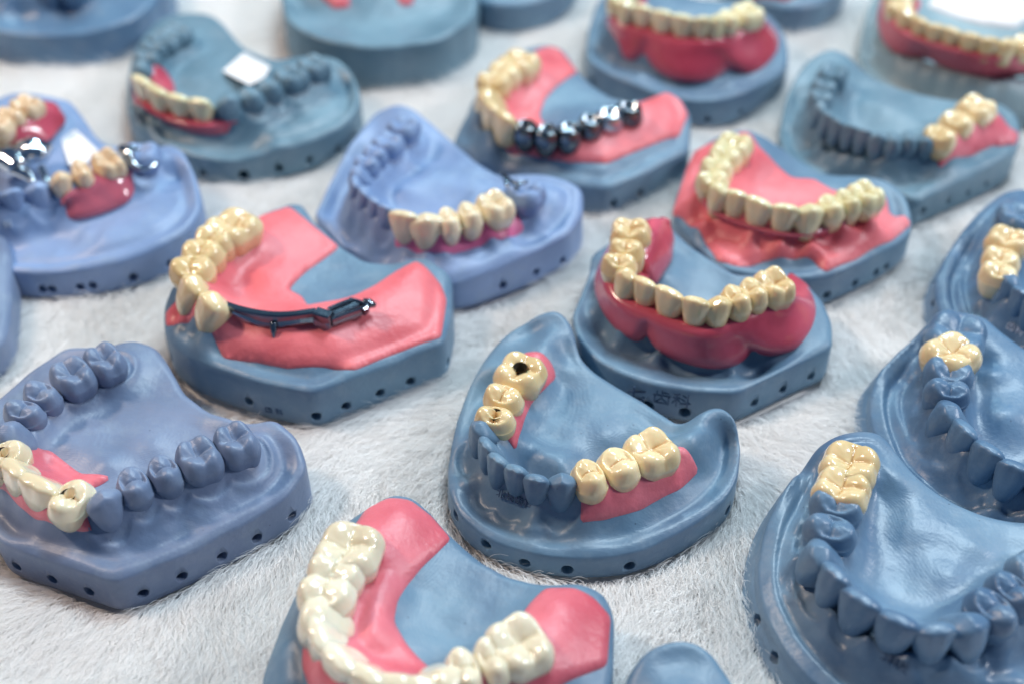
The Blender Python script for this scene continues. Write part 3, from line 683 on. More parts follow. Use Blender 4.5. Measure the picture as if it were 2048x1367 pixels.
c.stroke([(260,960),(420,1020),(700,1080),(880,1090)], .9); c.stroke([(560,1030),(800,1060),(1100,980),(1350,880)], 1.1)
c.pts([(650,560,1.25),(800,620,1.2),(750,500,1.25),(900,500,1.25),(1000,600,1.3),(560,600,1.3),(720,330,1.3),(640,440,1.35),(1500,700,1.55),(1560,620,1.65),(1580,800,1.3),(680,200,1.5)])
c.stroke([(150,760),(220,850)], .9)
c.gut = .07; c.solve(); c.build(holes=[(1512,1015,.35,.1),(1353,1083,.35,.11),(1155,1165,.35,.12),(882,1240,.35,.12)])
c.teeth(rl, tilt=4, hs=.72, ds=.85); put_teeth(Row(ZG, 2.35, [('M',1340,590,{'k':.9})], c.c), c.t, c.org, c.m, name='stone_tooth', hs=.9)
c.patch([(530,860),(700,870),(900,840),(1080,790),(1270,740),(1335,865),(1200,930),(1000,990),(820,1020),(700,1015),(530,990)], GUM['violet'], thick=.1)
CASTS.append(c)
bridge(ZG, 2.52, [('I',582,758,{'k':1.15}),('C',718,778,{'k':1.1}),('P',862,765),('P',992,727),('M',1150,668)], c.c, 'cream', 'cream bridge of five crowns on violet pink gum, centre back', wf=1.08, tilt=10)
org = ZG.p(1230, 560, 2.2); t = thing('metal_clasp', org, 'thin dark metal clasp hooked over the bare molar behind the cream bridge', 'clasp')
tube('clasp_arm', ZG.line([(1175,520,2.0),(1215,545,2.3),(1260,575,2.4),(1300,585,2.46),(1350,572,2.4)]), [.06,.07,.05,.04], DARKM, t, org)
tube('clasp_arm', ZG.line([(1215,545,2.3),(1215,590,2.3),(1260,625,2.25),(1300,600,2.42)]), [.05,.05,.04], DARKM, t, org)

# ---- H: metal copings
c = Cast(ZH, [(30,850,.9),(90,710,.95),(200,540,1.1),(250,340,1.25),(420,190,1.3),(620,120,1.5),(740,108,1.5),(860,140,1.5),(975,315,1.35),(1080,420,1.32),(1250,520,1.32),(1440,545,1.4),(1640,460,1.6),(1755,515,1.6),(1825,640,1.4),(1810,900,1.0),(1430,1090,1.0),(1200,1190,.95),(900,1160,.9),(500,1080,.9),(150,975,.85)],
  'blue', 'upper middle cast with coral gum, yellow crowns and a run of dark metal copings', 1)
c.row(2.7, [('M',520,190),('P',410,265),('P',320,335),('C',275,445),('I',320,545),('I',420,625)], crest=1.9)
c.stroke([(600,760),(740,800),(900,820),(1060,790),(1210,730),(1350,660),(1500,600)], 1.8)
c.stroke([(260,780),(420,900),(500,970),(900,1010),(1190,1020),(1540,880),(1750,800)], 1.2)
c.pts([(900,560,1.35),(800,600,1.35),(1000,500,1.35),(1150,560,1.35),(760,350,1.6),(700,250,1.65),(640,450,1.6),(1300,1050,1.0),(1640,520,1.7)])
c.gut = .07; c.solve(); c.build(holes=[(1165,1250,.35),(1365,1180,.35),(180,950,.5)])
c.patch([(640,165),(740,132),(830,150),(900,230),(970,320),(800,440),(720,530),(680,640),(700,700),(800,760),(1000,730),(1200,650),(1440,555),(1640,480),(1750,540),(1810,650),(1740,810),(1550,870),(1190,1020),(900,1010),(480,960),(400,880),(260,760),(240,680),(300,600),(450,380)], GUM['coral'], thick=.09)
CASTS.append(c)
bridge(ZH, 2.72, [('M',520,190,{'k':1.1}),('P',410,265,{'k':1.1}),('P',325,335,{'k':1.1}),('C',275,445,{'k':1.1}),('I',320,550,{'k':1.3}),('I',420,630,{'k':1.3})], c.c, 'yellow', 'pale yellow bridge of six crowns ending beside the metal copings, upper middle', wf=1.1, ds=1.1, hs=1.05)
org = ZH.p(950, 760, 1.9); t = thing('metal_framework', org, 'row of six dark shiny metal copings joined by a bar over coral gum', 'metal framework')
cop = [(575,715),(735,750),(905,740),(1065,675),(1215,625),(1360,575)]
for k, (x, y) in enumerate(cop):
    b = ZH.p(x, y, 2.45); a = np.linspace(0, 2*np.pi, 18, endpoint=False); V = []
    pr = [(.02,-.22),(.16,-.20),(.22,-.02),(.27,.0),(.31,-.06),(.35,-.28),(.36,-.45),(.2,-.8)]
    for rr, dz in pr: V += [b+np.array([rr*math.cos(q)*(1.15 if k > 3 else 1), rr*math.sin(q), dz]) for q in a]
    f = [(i*18+j, i*18+(j+1) % 18, (i+1)*18+(j+1) % 18, (i+1)*18+j) for i in range(len(pr)-1) for j in range(18)]+[tuple(range(18))]
    o = mesh_obj('coping', V, f, COPM if k % 2 else METAL if k > 3 else COPM, t, org); bm_fix(o)
tube('connecting_bar', ZH.line([(x, y+45, 2.1) for x, y in cop]), [.13,.14,.13], DARKM, t, org)

# ---- I: upper left
c = Cast(ZI, [(50,650,.95),(60,850,.9),(180,960,.9),(320,1040,.9),(500,1110,.9),(800,1150,.9),(1050,1090,.95),(1350,1010,1.0),(1620,890,1.05),(1725,740,1.2),(1710,600,1.45),(1640,480,1.6),(1530,400,1.65),(1400,395,1.5),(1250,400,1.4),(1110,435,1.35),(960,380,1.35),(850,310,1.35),(740,160,1.45),(650,95,1.5),(530,85,1.45),(400,90,1.4),(250,150,1.3),(130,300,1.2),(80,430,1.1)],
  'teal', 'teal grey cast, upper left, with bare teeth and a white card on it')
rl = c.row(2.3, col=True, items=[('M',400,190),('M',310,250),('P',235,310),('P',185,375),('C',150,440)], crest=1.75, iz=.2)
rr = c.row(2.35, col=True, items=[('C',770,690),('P',935,645),('P',1065,580),('M',1225,505),('M',1390,430)], crest=1.75, iz=.28, oz=.3)
c.row(2.35, [('I',150,560),('I',260,635),('I',400,685),('I',555,710)], crest=1.75, oz=.5, iz=.35)
c.stroke([(130,800),(250,900),(450,1010),(700,1040),(980,1030)], .85)
c.stroke([(1060,970),(1080,1050)], 1.05); c.stroke([(1100,980),(1350,900),(1560,760),(1620,620)], 1.15)
c.pts([(600,280,1.35),(700,350,1.3),(560,450,1.35),(800,420,1.3),(700,560,1.3),(900,500,1.3),(500,560,1.4)])
c.gut = .07; c.solve(); c.build(holes=[(615,1222,.35,.11),(895,1232,.35,.16),(1140,1195,.35,.12),(1350,1142,.35,.11),(1530,1060,.35,.1)])
c.teeth(rl, tilt=0, hs=.8, wf=1.1); c.teeth(rr, tilt=5, hs=.95, wf=1.1)
CASTS.append(c)
it = [('I',150,560),('I',262,632),('I',405,685),('I',560,712)]
row = Row(ZI, 2.38, it, c.c); org = row.pos.mean(0); org[2] = 1.5
t = thing('partial_denture', org, 'four yellow front teeth on a pink flange that hugs the upper left cast', 'partial denture')
fl = [(85,560,1.2),(130,720,1.05),(270,860,1.0),(450,950,1.0),(650,985,1.0),(820,965,1.05),(915,880,1.15),(905,780,1.3)]
denture_base(ZI, Row(ZI, 2.38, it+[('C',770,690),('I',860,680)], c.c), fl, 1.75, GUM['acrylic'], t, org, bulge=.05, lin=.35, lz=.3, ext0=.1, ext1=.02, thick=.2)
put_teeth(row, t, org, TOOTH['lemon'], name='tooth', wf=1.08, tilt=16)
c.patch([(170,520),(250,480),(340,520),(390,600),(400,680),(300,660),(200,600)], GUM['acrylic'], name='palatal_lobe', thick=.12, parent=t)
def card(zoom, poly, cast, label, zfix=None):
    p = np.array([cast.on(q[0], q[1], zoom) for q in poly]); z = (zfix or max(p[:, 2]))+.06
    p = np.array([zoom.p(q[0], q[1], z) for q in poly]); n = len(p); org = p.mean(0)
    V = np.vstack([p, p-[0, 0, .03]])
    o = mesh_obj('paper_card', V, [tuple(range(n)), tuple(range(2*n-1, n-1, -1))]+[(j, j+n, (j+1) % n+n, (j+1) % n) for j in range(n)], CARD, None, org, smooth=False)
    bm_fix(o); o['label'] = label; o['category'] = 'card'; o['group'] = 'white cards'
card(ZI, [(890,380),(1080,480),(1040,560),(930,610),(740,510)], c, 'blank white card lying on the palate of the upper left teal cast', 1.42)

# ---- J: left edge cast with metal partial denture
c = Cast(ZJ, [(-100,1080,.85),(60,1120,.85),(300,1130,.85),(600,1090,.9),(850,1020,.95),(1100,900,1.0),(1215,760,1.15),(1210,640,1.35),(1150,460,1.65),(1060,348,1.75),(940,375,1.6),(800,360,1.5),(700,370,1.4),(620,360,1.35),(520,230,1.4),(430,90,1.55),(350,75,1.6),(200,40,1.5),(0,60,1.3),(-200,200,1.2),(-330,500,1.0),(-260,900,.85)],
  'bright', 'light blue cast at the left edge carrying a partial denture with bright metal')
rs = c.row(2.25, col=True, items=[('I',-70,650),('I',60,640),('C',212,600)], crest=1.6, oz=.45)
c.row(2.45, [('C',360,540),('P',490,490),('M',650,430)], crest=1.6, oz=.45)
c.row(2.2, [('M',840,400)], crest=1.7, oz=.3)
c.stroke([(60,960),(250,990),(450,960)], .8); c.stroke([(520,900),(600,930)], 1.0)
c.stroke([(620,900),(850,830),(1020,700),(1080,560)], 1.2); c.stroke([(1000,450),(1080,400)], 1.7)
c.pts([(470,320,1.35),(560,420,1.4),(400,470,1.35),(300,200,1.8)])
c.stroke([(-100,120),(60,130),(200,120),(300,150)], 1.8)
c.gut = .07; c.solve(); c.build(holes=[(75,1150,.3,.1),(285,1168,.3,.11),(345,1163,.3,.11),(505,1152,.3,.11),(560,1145,.3,.11),(775,1100,.3,.12),(980,1038,.3,.12)])
c.teeth(rs, tilt=8, hs=.95)
put_teeth(Row(ZJ, 2.25, [('M',845,385,{'k':.92})], c.c), c.t, c.org, c.m, name='stone_tooth', hs=.8)
c.engrave('科', 50, 850, .5, .22, m=CHALK, surf=True)
CASTS.append(c)
card(ZJ, [(435,250),(500,310),(595,400),(520,480),(420,490),(365,310)], c, 'white card wedged behind the three peach teeth at the left edge')
mk = bpy.data.objects[[k for k in bpy.data.objects.keys() if k.startswith('paper_card')][-1]]; pc = ZJ.p(445, 315, 1.4)
mz = max(v.co.z for v in mk.data.vertices)*100+.004; mo = np.array(mk.location)*100
ring = [np.array([pc[0]+r_*math.cos(a_), pc[1]+r_*math.sin(a_)*.8, mo[2]+mz]) for r_ in (.16, .11) for a_ in np.linspace(0, 6.283, 16, endpoint=False)]
mesh_obj('printed_mark', ring, [(k_, (k_+1) % 16, 16+(k_+1) % 16, 16+k_) for k_ in range(16)], CHALK, mk, mo, smooth=False)
org = ZJ.p(400, 500, 1.6); t = thing('partial_denture', org, 'metal partial denture with three peach teeth on a pink saddle, at the left edge', 'partial denture')
it = [('C',360,540,{'tilt':18}),('P',490,490,{'tilt':14}),('M',650,430,{'tilt':8})]
row = Row(ZJ, 2.5, it, c.c)
denture_base(ZJ, row, gk=.75, flange=[(320,700,1.3),(350,790,1.15),(430,828,1.1),(560,805,1.1),(700,755,1.15),(800,700,1.25),(830,610,1.4),(800,510,1.55)], gum_z=0, m=GUM['clear'], parent=t, org=org, bulge=.1, ext0=.2, ext1=.35, lin=.45, lz=.4, thick=.2, N=40)
put_teeth(row, t, org, TOOTH['peach'], name='tooth', wf=.95)
loft('denture_saddle', [resample(ZJ.line(q), 20) for q in ([(-90,170,2.2),(60,150,2.3),(200,80,2.35),(300,100,2.2)], [(-60,250,2.4),(120,230,2.45),(250,150,2.4),(330,160,2.2)], [(-60,350,1.9),(100,360,1.95),(270,300,1.9),(375,220,1.85)], [(-60,400,1.6),(100,400,1.6),(300,330,1.6),(370,250,1.6)], [(-60,250,1.6),(60,230,1.6),(200,180,1.6),(300,160,1.6)])], GUM['acrylic'], t, org)
put_teeth(Row(ZJ, 2.85, [('M',-40,210),('P',50,145),('M',150,85)], c.c), t, org, TOOTH['peach'], name='tooth', hs=.8)
for k, g in enumerate(([(-60,420,2.0),(60,440,2.05),(120,500,2.0)], [(110,420,2.05),(200,390,2.15),(290,420,2.0)], [(60,500,1.9),(160,540,1.95),(200,590,2.15)], [(250,500,1.95),(290,600,1.9),(300,680,1.7)])):
    tube('metal_plate', ZJ.line(g), [[.3,.42,.3],[.36,.46,.3],[.22,.18,.08],[.09,.10,.05]][k], METAL, t, org, flat=.7, k=14)
tube('clasp', ZJ.line([(740,395,2.25),(790,420,2.35),(800,470,2.15),(850,515,2.0),(910,510,2.0),(955,470,2.05)]), [.14,.14,.09,.08,.06,.04], METAL, t, org)
tube('clasp', ZJ.line([(740,395,2.25),(800,385,2.4),(850,395,2.3)]), [.14,.1,.04], DARKM, t, org)

# ---- K: denture, top middle-right
c = Cast(ZK, [(150,440,1.0),(190,540,1.0),(350,640,1.0),(560,740,1.0),(900,850,.95),(1200,890,.95),(1450,850,1.0),(1650,760,1.0),(1930,600,1.0),(1945,420,1.15),(1880,230,1.3),(1700,60,1.4),(1400,0,1.35),(1100,-10,1.3),(900,-120,1.3),(700,-260,1.4),(450,-220,1.3),(250,0,1.1),(180,220,1.05)],
  'blue', 'blue-grey cast at the top edge under a raspberry denture with straight yellow teeth')
it = [('M',520,-230),('P',470,-130),('P',440,-50),('C',500,10),('I',650,50),('I',830,95),('I',1015,135),('I',1180,150),('C',1310,140),('P',1420,110),('M',1590,60)]
r = c.row(2.75, it, sub=.6, oz=.5)
c.pts([(630,640,1.1),(1440,720,1.1),(1000,100,1.3),(1200,60,1.3)])
c.gut = .07; c.solve(); c.build(holes=[(1195,980,.3,.1),(1430,945,.3,.1),(1790,780,.3,.1),(310,690,.4,.1)])
CASTS.append(c)
org = c.c+np.array([0, 0, 1.2]); t = thing('denture', org, 'complete denture with straight yellow teeth and deep raspberry base at the top edge', 'denture')
row = Row(ZK, 2.75, it, c.c)
fl = [(600,-170,1.6),(400,-100,1.4),(345,200,1.3),(360,400,1.2),(460,530,1.15),(570,568,1.15),(670,520,1.25),(760,630,1.15),(900,705,1.12),(1100,735,1.12),(1300,700,1.12),(1430,600,1.25),(1580,680,1.1),(1760,590,1.2),(1865,450,1.3),(1860,300,1.5),(1760,190,1.7)]
denture_base(ZK, row, fl, 2.0, GUM['acrylic'], t, org, bulge=.12, ext0=.3, dz=-.25, ext1=.5)
put_teeth(row, t, org, TOOTH['lemon'], name='tooth', wf=1.18, tilt=14)

# ---- L: right upper cast
c = Cast(ZL, [(5,830,.85),(60,940,.85),(200,1010,.85),(450,1060,.85),(650,1120,.9),(800,1190,.95),(900,1140,.95),(1100,1050,1.0),(1395,900,1.1),(1440,780,1.3),(1400,650,1.45),(1240,585,1.5),(1050,600,1.4),(850,560,1.35),(650,510,1.35),(500,420,1.4),(420,330,1.6),(330,280,1.75),(240,300,1.7),(140,380,1.4),(60,520,1.15),(20,680,.95)],
  'teal', 'dull teal cast at upper right with worn bare teeth and a short yellow bridge')
rs = c.row(2.3, col=True, items=[('M',320,400),('P',270,480),('P',248,545),('C',250,610),('I',290,670),('I',350,710),('I',420,740),('I',500,765),('C',590,790),('P',680,800),('P',775,795),('P',875,800)], crest=1.72, oz=.7, iz=.4, ow=.46)
c.row(2.45, [('P',965,760),('P',1070,680),('M',1185,600)], crest=1.75, oz=.4)
c.stroke([(100,850),(300,960),(550,1010)], .8); c.stroke([(700,1100),(800,1130)], .95); c.stroke([(850,1080),(1100,1000),(1350,880)], 1.15)
c.pts([(600,650,1.25),(750,690,1.25),(500,600,1.25),(850,650,1.3),(450,520,1.3),(1330,700,1.5),(400,420,1.6)])
c.gut = .07; c.solve(); c.build(holes=[(855,1262,.45,.12),(1030,1215,.4,.08),(1140,1165,.4,.08),(1250,1110,.4,.08)])
c.teeth(rs, tilt=4, hs=.85, ds=.85)
c.patch([(930,890),(960,840),(1060,790),(1180,700),(1240,660),(1300,690),(1420,800),(1400,860),(1270,865),(1130,930),(940,1010)], GUM['rose'], thick=.1)
CASTS.append(c)
bridge(ZL, 2.48, [('P',965,765,{'k':1.1}),('P',1070,680,{'k':1.15}),('M',1185,600,{'k':.95})], c.c, 'yellow', 'short yellow bridge of three crowns at the upper right, above pink gum', wf=1.08)

# ---- M: top right corner denture on a pale cast
c = Cast(ZM, [(490,250,1.0),(500,390,.95),(620,490,.95),(850,560,.95),(1150,610,.95),(1450,610,.95),(1750,560,1.0),(1950,400,1.1),(1900,100,1.3),(1700,0,1.3),(1400,-60,1.2),(1050,-60,1.2),(850,-160,1.3),(650,-140,1.3),(540,0,1.15)],
  'pale', 'pale greenish cast in the top right corner under a denture with blurred yellow teeth')
it = [('M',740,-110),('P',710,-50),('P',715,10),('C',760,60),('I',840,110),('I',930,145),('I',1030,170),('I',1140,200),('I',1250,225),('C',1360,235),('P',1480,230),('M',1640,190)]
c.row(2.8, it, sub=.95, oz=.5)
c.stroke([(555,270),(670,380),(800,412),(885,400),(980,472),(1150,525),(1300,535),(1450,490)], .72); c.solve(); c.build()
c.patch([(900,-10),(1100,-30),(1500,-20),(1500,100),(1400,170),(1200,150),(1000,90),(880,40)], CARD, name='white_palate_filling', thick=.1)
CASTS.append(c)
org = c.c+np.array([0, 0, 1.2]); t = thing('denture', org, 'complete denture with bright pink base and blurred yellow teeth in the top right corner', 'denture')
row = Row(ZM, 2.8, it, c.c)
fl = [(680,-150,1.7),(600,0,1.4),(585,220,1.2),(690,335,1.15),(800,367,1.15),(885,345,1.25),(980,425,1.15),(1150,478,1.12),(1300,490,1.12),(1450,440,1.2),(1600,470,1.1),(1800,380,1.2),(1860,220,1.4),(1780,120,1.6)]
denture_base(ZM, row, fl, 2.05, GUM['rose'], t, org, bulge=.1, dz=-.05, gk=.72)
put_teeth(row, t, org, TOOTH['yellow'], name='tooth', wf=1.18, tilt=14, hs=.8)

# ---- N: right edge, dark blue with yellow bridge
c = Cast(ZN, [(700,840,.8),(740,1060,.8),(850,1180,.8),(1100,1330,.8),(1500,1500,.8),(2100,1500,.8),(2500,1200,1.0),(2500,800,1.5),(2200,500,1.5),(1900,350,1.4),(1700,200,1.5),(1500,70,1.8),(1350,60,1.85),(1200,110,1.7),(1000,290,1.4),(850,500,1.1),(740,680,.9)],
  'deep', 'deep blue cast cut off by the right edge with a three crown yellow bridge')
rs = c.row(2.4, col=True, items=[('C',1300,770),('I',1390,880),('I',1500,960),('I',1640,1030),('I',1780,1060),('C',1920,1030)], crest=1.75, oz=.6, ow=.42)
c.row(2.45, [('M',1290,420),('P',1240,590),('P',1225,710)], crest=1.8, oz=.7, ow=.42)
c.stroke([(930,600),(900,850),(950,1050),(1200,1250),(1500,1360)], .85)
c.stroke([(1000,650),(1000,900),(1100,1100)], .9); c.stroke([(1340,170),(1330,280)], 2.1)
c.pts([(1600,500,1.3),(1600,800,1.3),(1900,800,1.3)])
terrace(c)
c.gut = .07; c.solve(); c.build(holes=[(745,845,.5,.1),(770,1010,.5,.1)], steps=2)
c.teeth(rs, tilt=8, wf=1.16); c.engrave('齿科', 1330, 1200, .5, .22, m=CHALK, surf=True)
put_teeth(Row(ZN, 2.4, [('M',1370,240,{'k':.9})], c.c), c.t, c.org, c.m, name='stone_tooth', hs=.7)
CASTS.append(c)
bridge(ZN, 2.5, [('M',1290,420,{'k':.85}),('P',1235,570,{'k':.98}),('P',1215,690,{'k':.95})], c.c, 'yellow', 'three crown yellow bridge cut off by the right edge of the picture', wf=1.08)

# ---- O: right, one yellow crown
c = Cast(ZP, [(472,400,.8),(500,500,.75),(540,590,.75),(640,690,.75),(800,790,.75),(1050,840,.75),(1300,780,.8),(1500,600,1.0),(1500,350,1.6),(1350,280,1.7),(1200,250,1.5),(1080,210,1.5),(1000,160,1.6),(915,95,1.75),(860,42,1.9),(720,38,1.9),(640,110,1.6),(560,190,1.3),(500,250,1.1),(476,320,.9)],
  'deep', 'deep blue cast on the right with bare teeth and a single yellow molar crown')
rs = c.row(2.45, col=True, items=[('M',785,92),('M',765,150),('P',755,225),('P',752,295),('C',757,375),('I',812,448),('I',895,520),('I',985,580),('I',1090,600),('C',1180,570),('P',1260,520),('M',1350,440)], crest=1.8, oz=.62, iz=.4, ow=.52)
rs.items = rs.items
c.stroke([(560,280),(560,420),(620,560),(760,690),(950,760)], .82); c.stroke([(610,330),(620,450),(690,590)], 1.0)
c.pts([(900,180,1.6),(950,300,1.35),(1000,400,1.3),(930,400,1.35),(880,250,1.5),(1100,400,1.3),(900,130,1.7)])
terrace(c)
c.solve(); c.build(steps=3)
r2 = Row(ZP, 2.45, [q for k, q in enumerate(rs.items) if k != 1], c.c); c.teeth(r2, tilt=4, wf=1.18, ds=1.1)
CASTS.append(c)
bridge(ZP, 2.58, [('M',766,160,{'k':1.2})], c.c, 'yellow', 'single glossy yellow molar crown between bare blue teeth on the right hand cast')

# ---- P: bottom right large terraced cast
c = Cast(ZP, [(330,480,1.85),(430,458,1.95),(510,470,1.95),(560,545,1.75),(640,640,1.55),(760,720,1.45),(900,775,1.45),(1040,790,1.5),(1180,790,1.7),(1330,830,1.8),(1420,1000,1.3),(1400,1250,.8),(1200,1500,.75),(800,1560,.75),(500,1500,.75),(280,1360,.75),(150,1210,.75),(80,1050,.8),(75,920,.9),(110,770,1.15),(180,640,1.4),(250,550,1.65)],
  'mist', 'large terraced blue cast, bottom right, with bare teeth and a pair of yellow molars')
al = [('M',400,545),('P',370,630),('P',350,700),('P',332,790),('C',292,878),('I',350,962),('I',440,1050),('I',570,1125),('I',700,1160),('C',822,1135),('P',915,1075),('P',985,1010),('M',1080,950),('M',1180,880)]
rs = c.row(2.6, col=True, items=al, crest=1.9, oz=.6, iz=.3, ow=.52)
c.stroke([(230,620),(180,750),(170,900),(230,1100),(330,1230),(500,1330),(750,1380),(1000,1350)], 1.05)
c.stroke([(250,720),(240,900),(290,1060),(400,1180),(600,1260),(850,1270)], 1.15)
c.pts([(620,800,1.5),(700,880,1.38),(850,880,1.38),(740,980,1.42),(560,640,1.75),(430,480,1.95),(1000,860,1.45)])
c.stroke([(580,700),(720,810),(850,880)], 1.52)
terrace(c)
c.gut = .07; c.solve(); c.build(holes=[(93,1135,.4),(165,1258,.35),(280,1355,.3)], steps=3)
c.teeth(Row(ZP, 2.6, al[2:], c.c), tilt=6, wf=1.2, ds=1.15)
c.engrave('齿科技', 545, 1285, .85, .2, surf=True)
CASTS.append(c)
bridge(ZP, 2.72, [('M',398,550,{'k':1.12}),('M',370,640,{'k':1.0})], c.c, 'yellow', 'pair of yellow molar crowns with brown fissures on the terraced cast, lower right', wf=1.0)

# ---- Q: lobe peeping in at the bottom
c = Cast(PX, [(1242,1400,1.0),(1262,1340,1.3),(1300,1292,1.6),(1370,1272,1.7),(1420,1297,1.6),(1450,1350,1.3),(1520,1430,1.2),(1640,1480,1.4),(1700,1560,1.2),(1600,1720,.8),(1400,1760,.8),(1240,1650,.8)],
  'blue', 'rounded back lobe of a cast peeping in at the bottom edge of the picture')
c.stroke([(1300,1330),(1370,1305),(1420,1345)], 1.45); c.pts([(1360,1400,1.6),(1340,1440,1.5),(1480,1560,1.2)]); c.solve(); c.build(); CASTS.append(c)
# ---- R: top left
c = Cast(PX, [(-60,40,1.2),(0,62,1.2),(80,70,1.2),(190,62,1.2),(280,30,1.25),(335,-30,1.4),(320,-120,1.6),(200,-190,1.5),(60,-200,1.5),(-80,-120,1.3)],
  'deep', 'dark blue stepped cast in the top left corner, out of focus')
c.stroke([(0,25),(80,35),(140,20)], 1.05); c.stroke([(0,0),(100,-10),(220,-30)], 1.8); c.solve(); c.build(steps=2); CASTS.append(c)
rt = Row(PX, 2.3, [('M',-10,-60),('P',40,-40),('C',90,-30),('I',140,-30),('I',190,-50),('P',240,-80)], c.c); c.teeth(rt)
# ---- S: tall grey cast top
c = Cast(PX, [(563,0,1.95),(575,45,1.9),(640,78,1.85),(750,95,1.85),(880,80,1.85),(950,30,1.9),(955,-50,2.0),(900,-140,2.1),(760,-180,2.0),(620,-140,2.0),(565,-60,2.0)],
  'teal', 'tall greenish grey cast at the top edge with two small spots of pink gum')
c.stroke([(600,15),(660,45),(740,50),(830,40),(900,20)], 1.6); c.stroke([(640,-20),(760,-10),(860,-30)], 2.2); c.solve(); c.build(); CASTS.append(c)
c.patch([(635,-10),(660,-30),(700,-10),(700,15),(670,20)], GUM['rose'], thick=.15); c.patch([(790,-12),(830,-12),(825,12),(800,12)], GUM['rose'], thick=.15)
c.teeth(Row(PX, 2.75, [('P',640,-70),('C',690,-50),('I',750,-45),('I',800,-48),('C',850,-60)], c.c))
# ---- T, U: slivers along the top edge
c = Cast(PX, [(950,-20,1.0),(960,5,1.0),(1040,12,1.0),(1110,-10,1.0),(1155,-50,1.1),(1140,-130,1.4),(1040,-170,1.4),(960,-120,1.3)],
  'blue', 'blurred blue cast base cut off by the top edge beside the tall grey cast'); c.pts([(1050,-60,1.8)]); c.solve(); c.build(); CASTS.append(c)
c = Cast(PX, [(1490,-10,1.0),(1560,15,1.0),(1630,12,1.0),(1690,-25,1.05),(1700,-90,1.3),(1620,-150,1.4),(1500,-140,1.4),(1440,-70,1.2)],
  'blue', 'blurred blue cast with a trace of pink, cut off by the top edge'); c.pts([(1560,-50,1.9)]); c.solve(); c.build(); CASTS.append(c)
c.patch([(1500,-5),(1520,-60),(1600,-60),(1610,-10),(1570,5)], GUM['acrylic'], thick=.3)
# ---- V: left edge sliver
c = Cast(PX, [(5,465,1.0),(18,500,1.0),(20,560,.9),(18,640,.85),(0,690,.85),(-80,740,.8),(-200,740,.8),(-280,640,1.0),(-250,500,1.2),(-120,430,1.3),(-40,430,1.2)],
  'lilac', 'edge of a lilac blue cast just entering at the left edge of the picture'); c.pts([(-120,560,1.8)]); c.solve(); c.build(); CASTS.append(c)
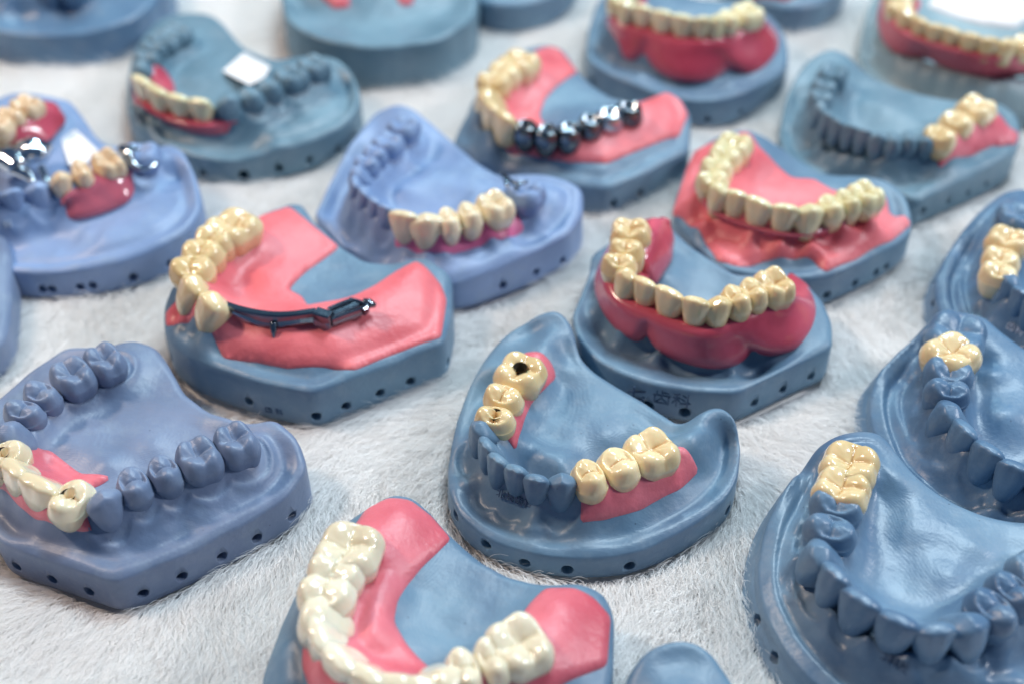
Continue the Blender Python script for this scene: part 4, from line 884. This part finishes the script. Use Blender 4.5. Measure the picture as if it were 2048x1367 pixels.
# ------------------------------------------------------------------ fur blanket
FUR_Z = -.17
def und(x, y): return .06*wob(x, y, 21, .35)
gx, gy = np.meshgrid(np.linspace(-45, 45, 120), np.linspace(2, 75, 110))
V = np.stack([gx, gy, FUR_Z-.06+und(gx, gy)], -1).reshape(-1, 3); nx_ = gx.shape[1]
F_ = [(i*nx_+j, i*nx_+j+1, (i+1)*nx_+j+1, (i+1)*nx_+j) for i in range(gx.shape[0]-1) for j in range(nx_-1)]
FURM = mat('white_plush', (.9, .88, .86), .75, bump=.3, bscale=12)
g = mesh_obj('blanket_ground', V, F_, FURM, None, (0, 20, 0)); g['kind'] = 'structure'; g['label'] = 'white plush blanket lying under the casts'
def make_fur(n):
    # roots over the part of the blanket in view, denser where the camera is nearer
    y = 6+62*rng.random(n)**1.9; wx = (y*.55+9)
    x = (rng.random(n)*2-1)*wx
    dens = np.ones(n, bool)
    q = np.stack([x, y], 1)
    # keep what the camera can see
    cs, sn = math.cos(PITCH), math.sin(PITCH)
    dz = y*cs+HC*sn; up = y*sn-HC*cs
    u = x/dz*F; v = -up/dz*F
    keep = (np.abs(u) < 1100) & (v < 760) & (v > -760)
    for c in CASTS:
        lo, hi = c.o[:, :2].min(0), c.o[:, :2].max(0)
        idx = np.where(keep & (q[:, 0] > lo[0]) & (q[:, 0] < hi[0]) & (q[:, 1] > lo[1]) & (q[:, 1] < hi[1]))[0]
        if len(idx) == 0: continue
        po = chaikin(resample(c.o, step=.5, closed=True), 1); ctr = c.c[:2]
        po2 = ctr+(po[:, :2]-ctr)*1.0
        ins = inside(q[idx], po2); keep[idx[ins]] = False
    x, y = x[keep], y[keep]; n = len(x)
    L = rng.uniform(.5, .95, n)
    ang = -1.9+1.1*wob(x, y, 5, .28)+.5*wob(x, y, 6, 1.1)+rng.normal(0, .28, n)
    lean = np.clip(.98+.28*wob(x, y, 8, .9)+rng.normal(0, .16, n), .3, 1.35)
    # clump the tips
    cell = .2; jx, jy = np.floor(x/cell), np.floor(y/cell)
    hsh = np.sin(jx*127.1+jy*311.7)*43758.5453; hx = hsh-np.floor(hsh); hs2 = np.sin(jx*269.5+jy*183.3)*43758.5453; hy = hs2-np.floor(hs2)
    cx, cy = (jx+.2+.6*hx)*cell, (jy+.2+.6*hy)*cell
    k = rng.uniform(.0, .3, n)
    rz = FUR_Z-.06+und(x, y)
    pts = np.empty((n, 5, 3))
    for i, t in enumerate((0, .25, .5, .75, 1)):
        a = lean*(.35+.75*t); hor = L*t*np.sin(a); ver = L*t*np.cos(a)
        cl = (k*t**1.3)
        pts[:, i, 0] = (x+np.cos(ang)*hor)+(cx-x)*cl; pts[:, i, 1] = (y+np.sin(ang)*hor)+(cy-y)*cl; pts[:, i, 2] = rz+ver
    pts[:, 2:, :2] += rng.normal(0, .012, (n, 3, 2))
    cu = bpy.data.hair_curves.new('fur'); cu.add_curves([5]*n)
    cu.attributes['position'].data.foreach_set('vector', (pts*S).reshape(-1).astype(np.float32))
    ra = cu.attributes.get('radius') or cu.attributes.new('radius', 'FLOAT', 'POINT')
    rad = np.tile(np.array([.0042, .0042, .0038, .0028, .0010])*S, n).astype(np.float32)
    ra.data.foreach_set('value', rad)
    cu.materials.append(FURM2)
    o = bpy.data.objects.new('fur', cu); COL.objects.link(o); o['kind'] = 'stuff'; o['label'] = 'short white fur of the plush blanket'
    return n
FURM2 = bpy.data.materials.new('white_fur'); FURM2.use_nodes = True
nt = FURM2.node_tree; nt.nodes.remove(nt.nodes['Principled BSDF'])
df = nt.nodes.new('ShaderNodeBsdfDiffuse'); tr = nt.nodes.new('ShaderNodeBsdfTranslucent'); mx = nt.nodes.new('ShaderNodeMixShader')
df.inputs[0].default_value = tr.inputs[0].default_value = (.965, .955, .945, 1); mx.inputs[0].default_value = .42
nt.links.new(df.outputs[0], mx.inputs[1]); nt.links.new(tr.outputs[0], mx.inputs[2]); nt.links.new(mx.outputs[0], nt.nodes['Material Output'].inputs[0])
SC.cycles_curves.shape = 'RIBBONS' 
print('fur', make_fur(2500000))
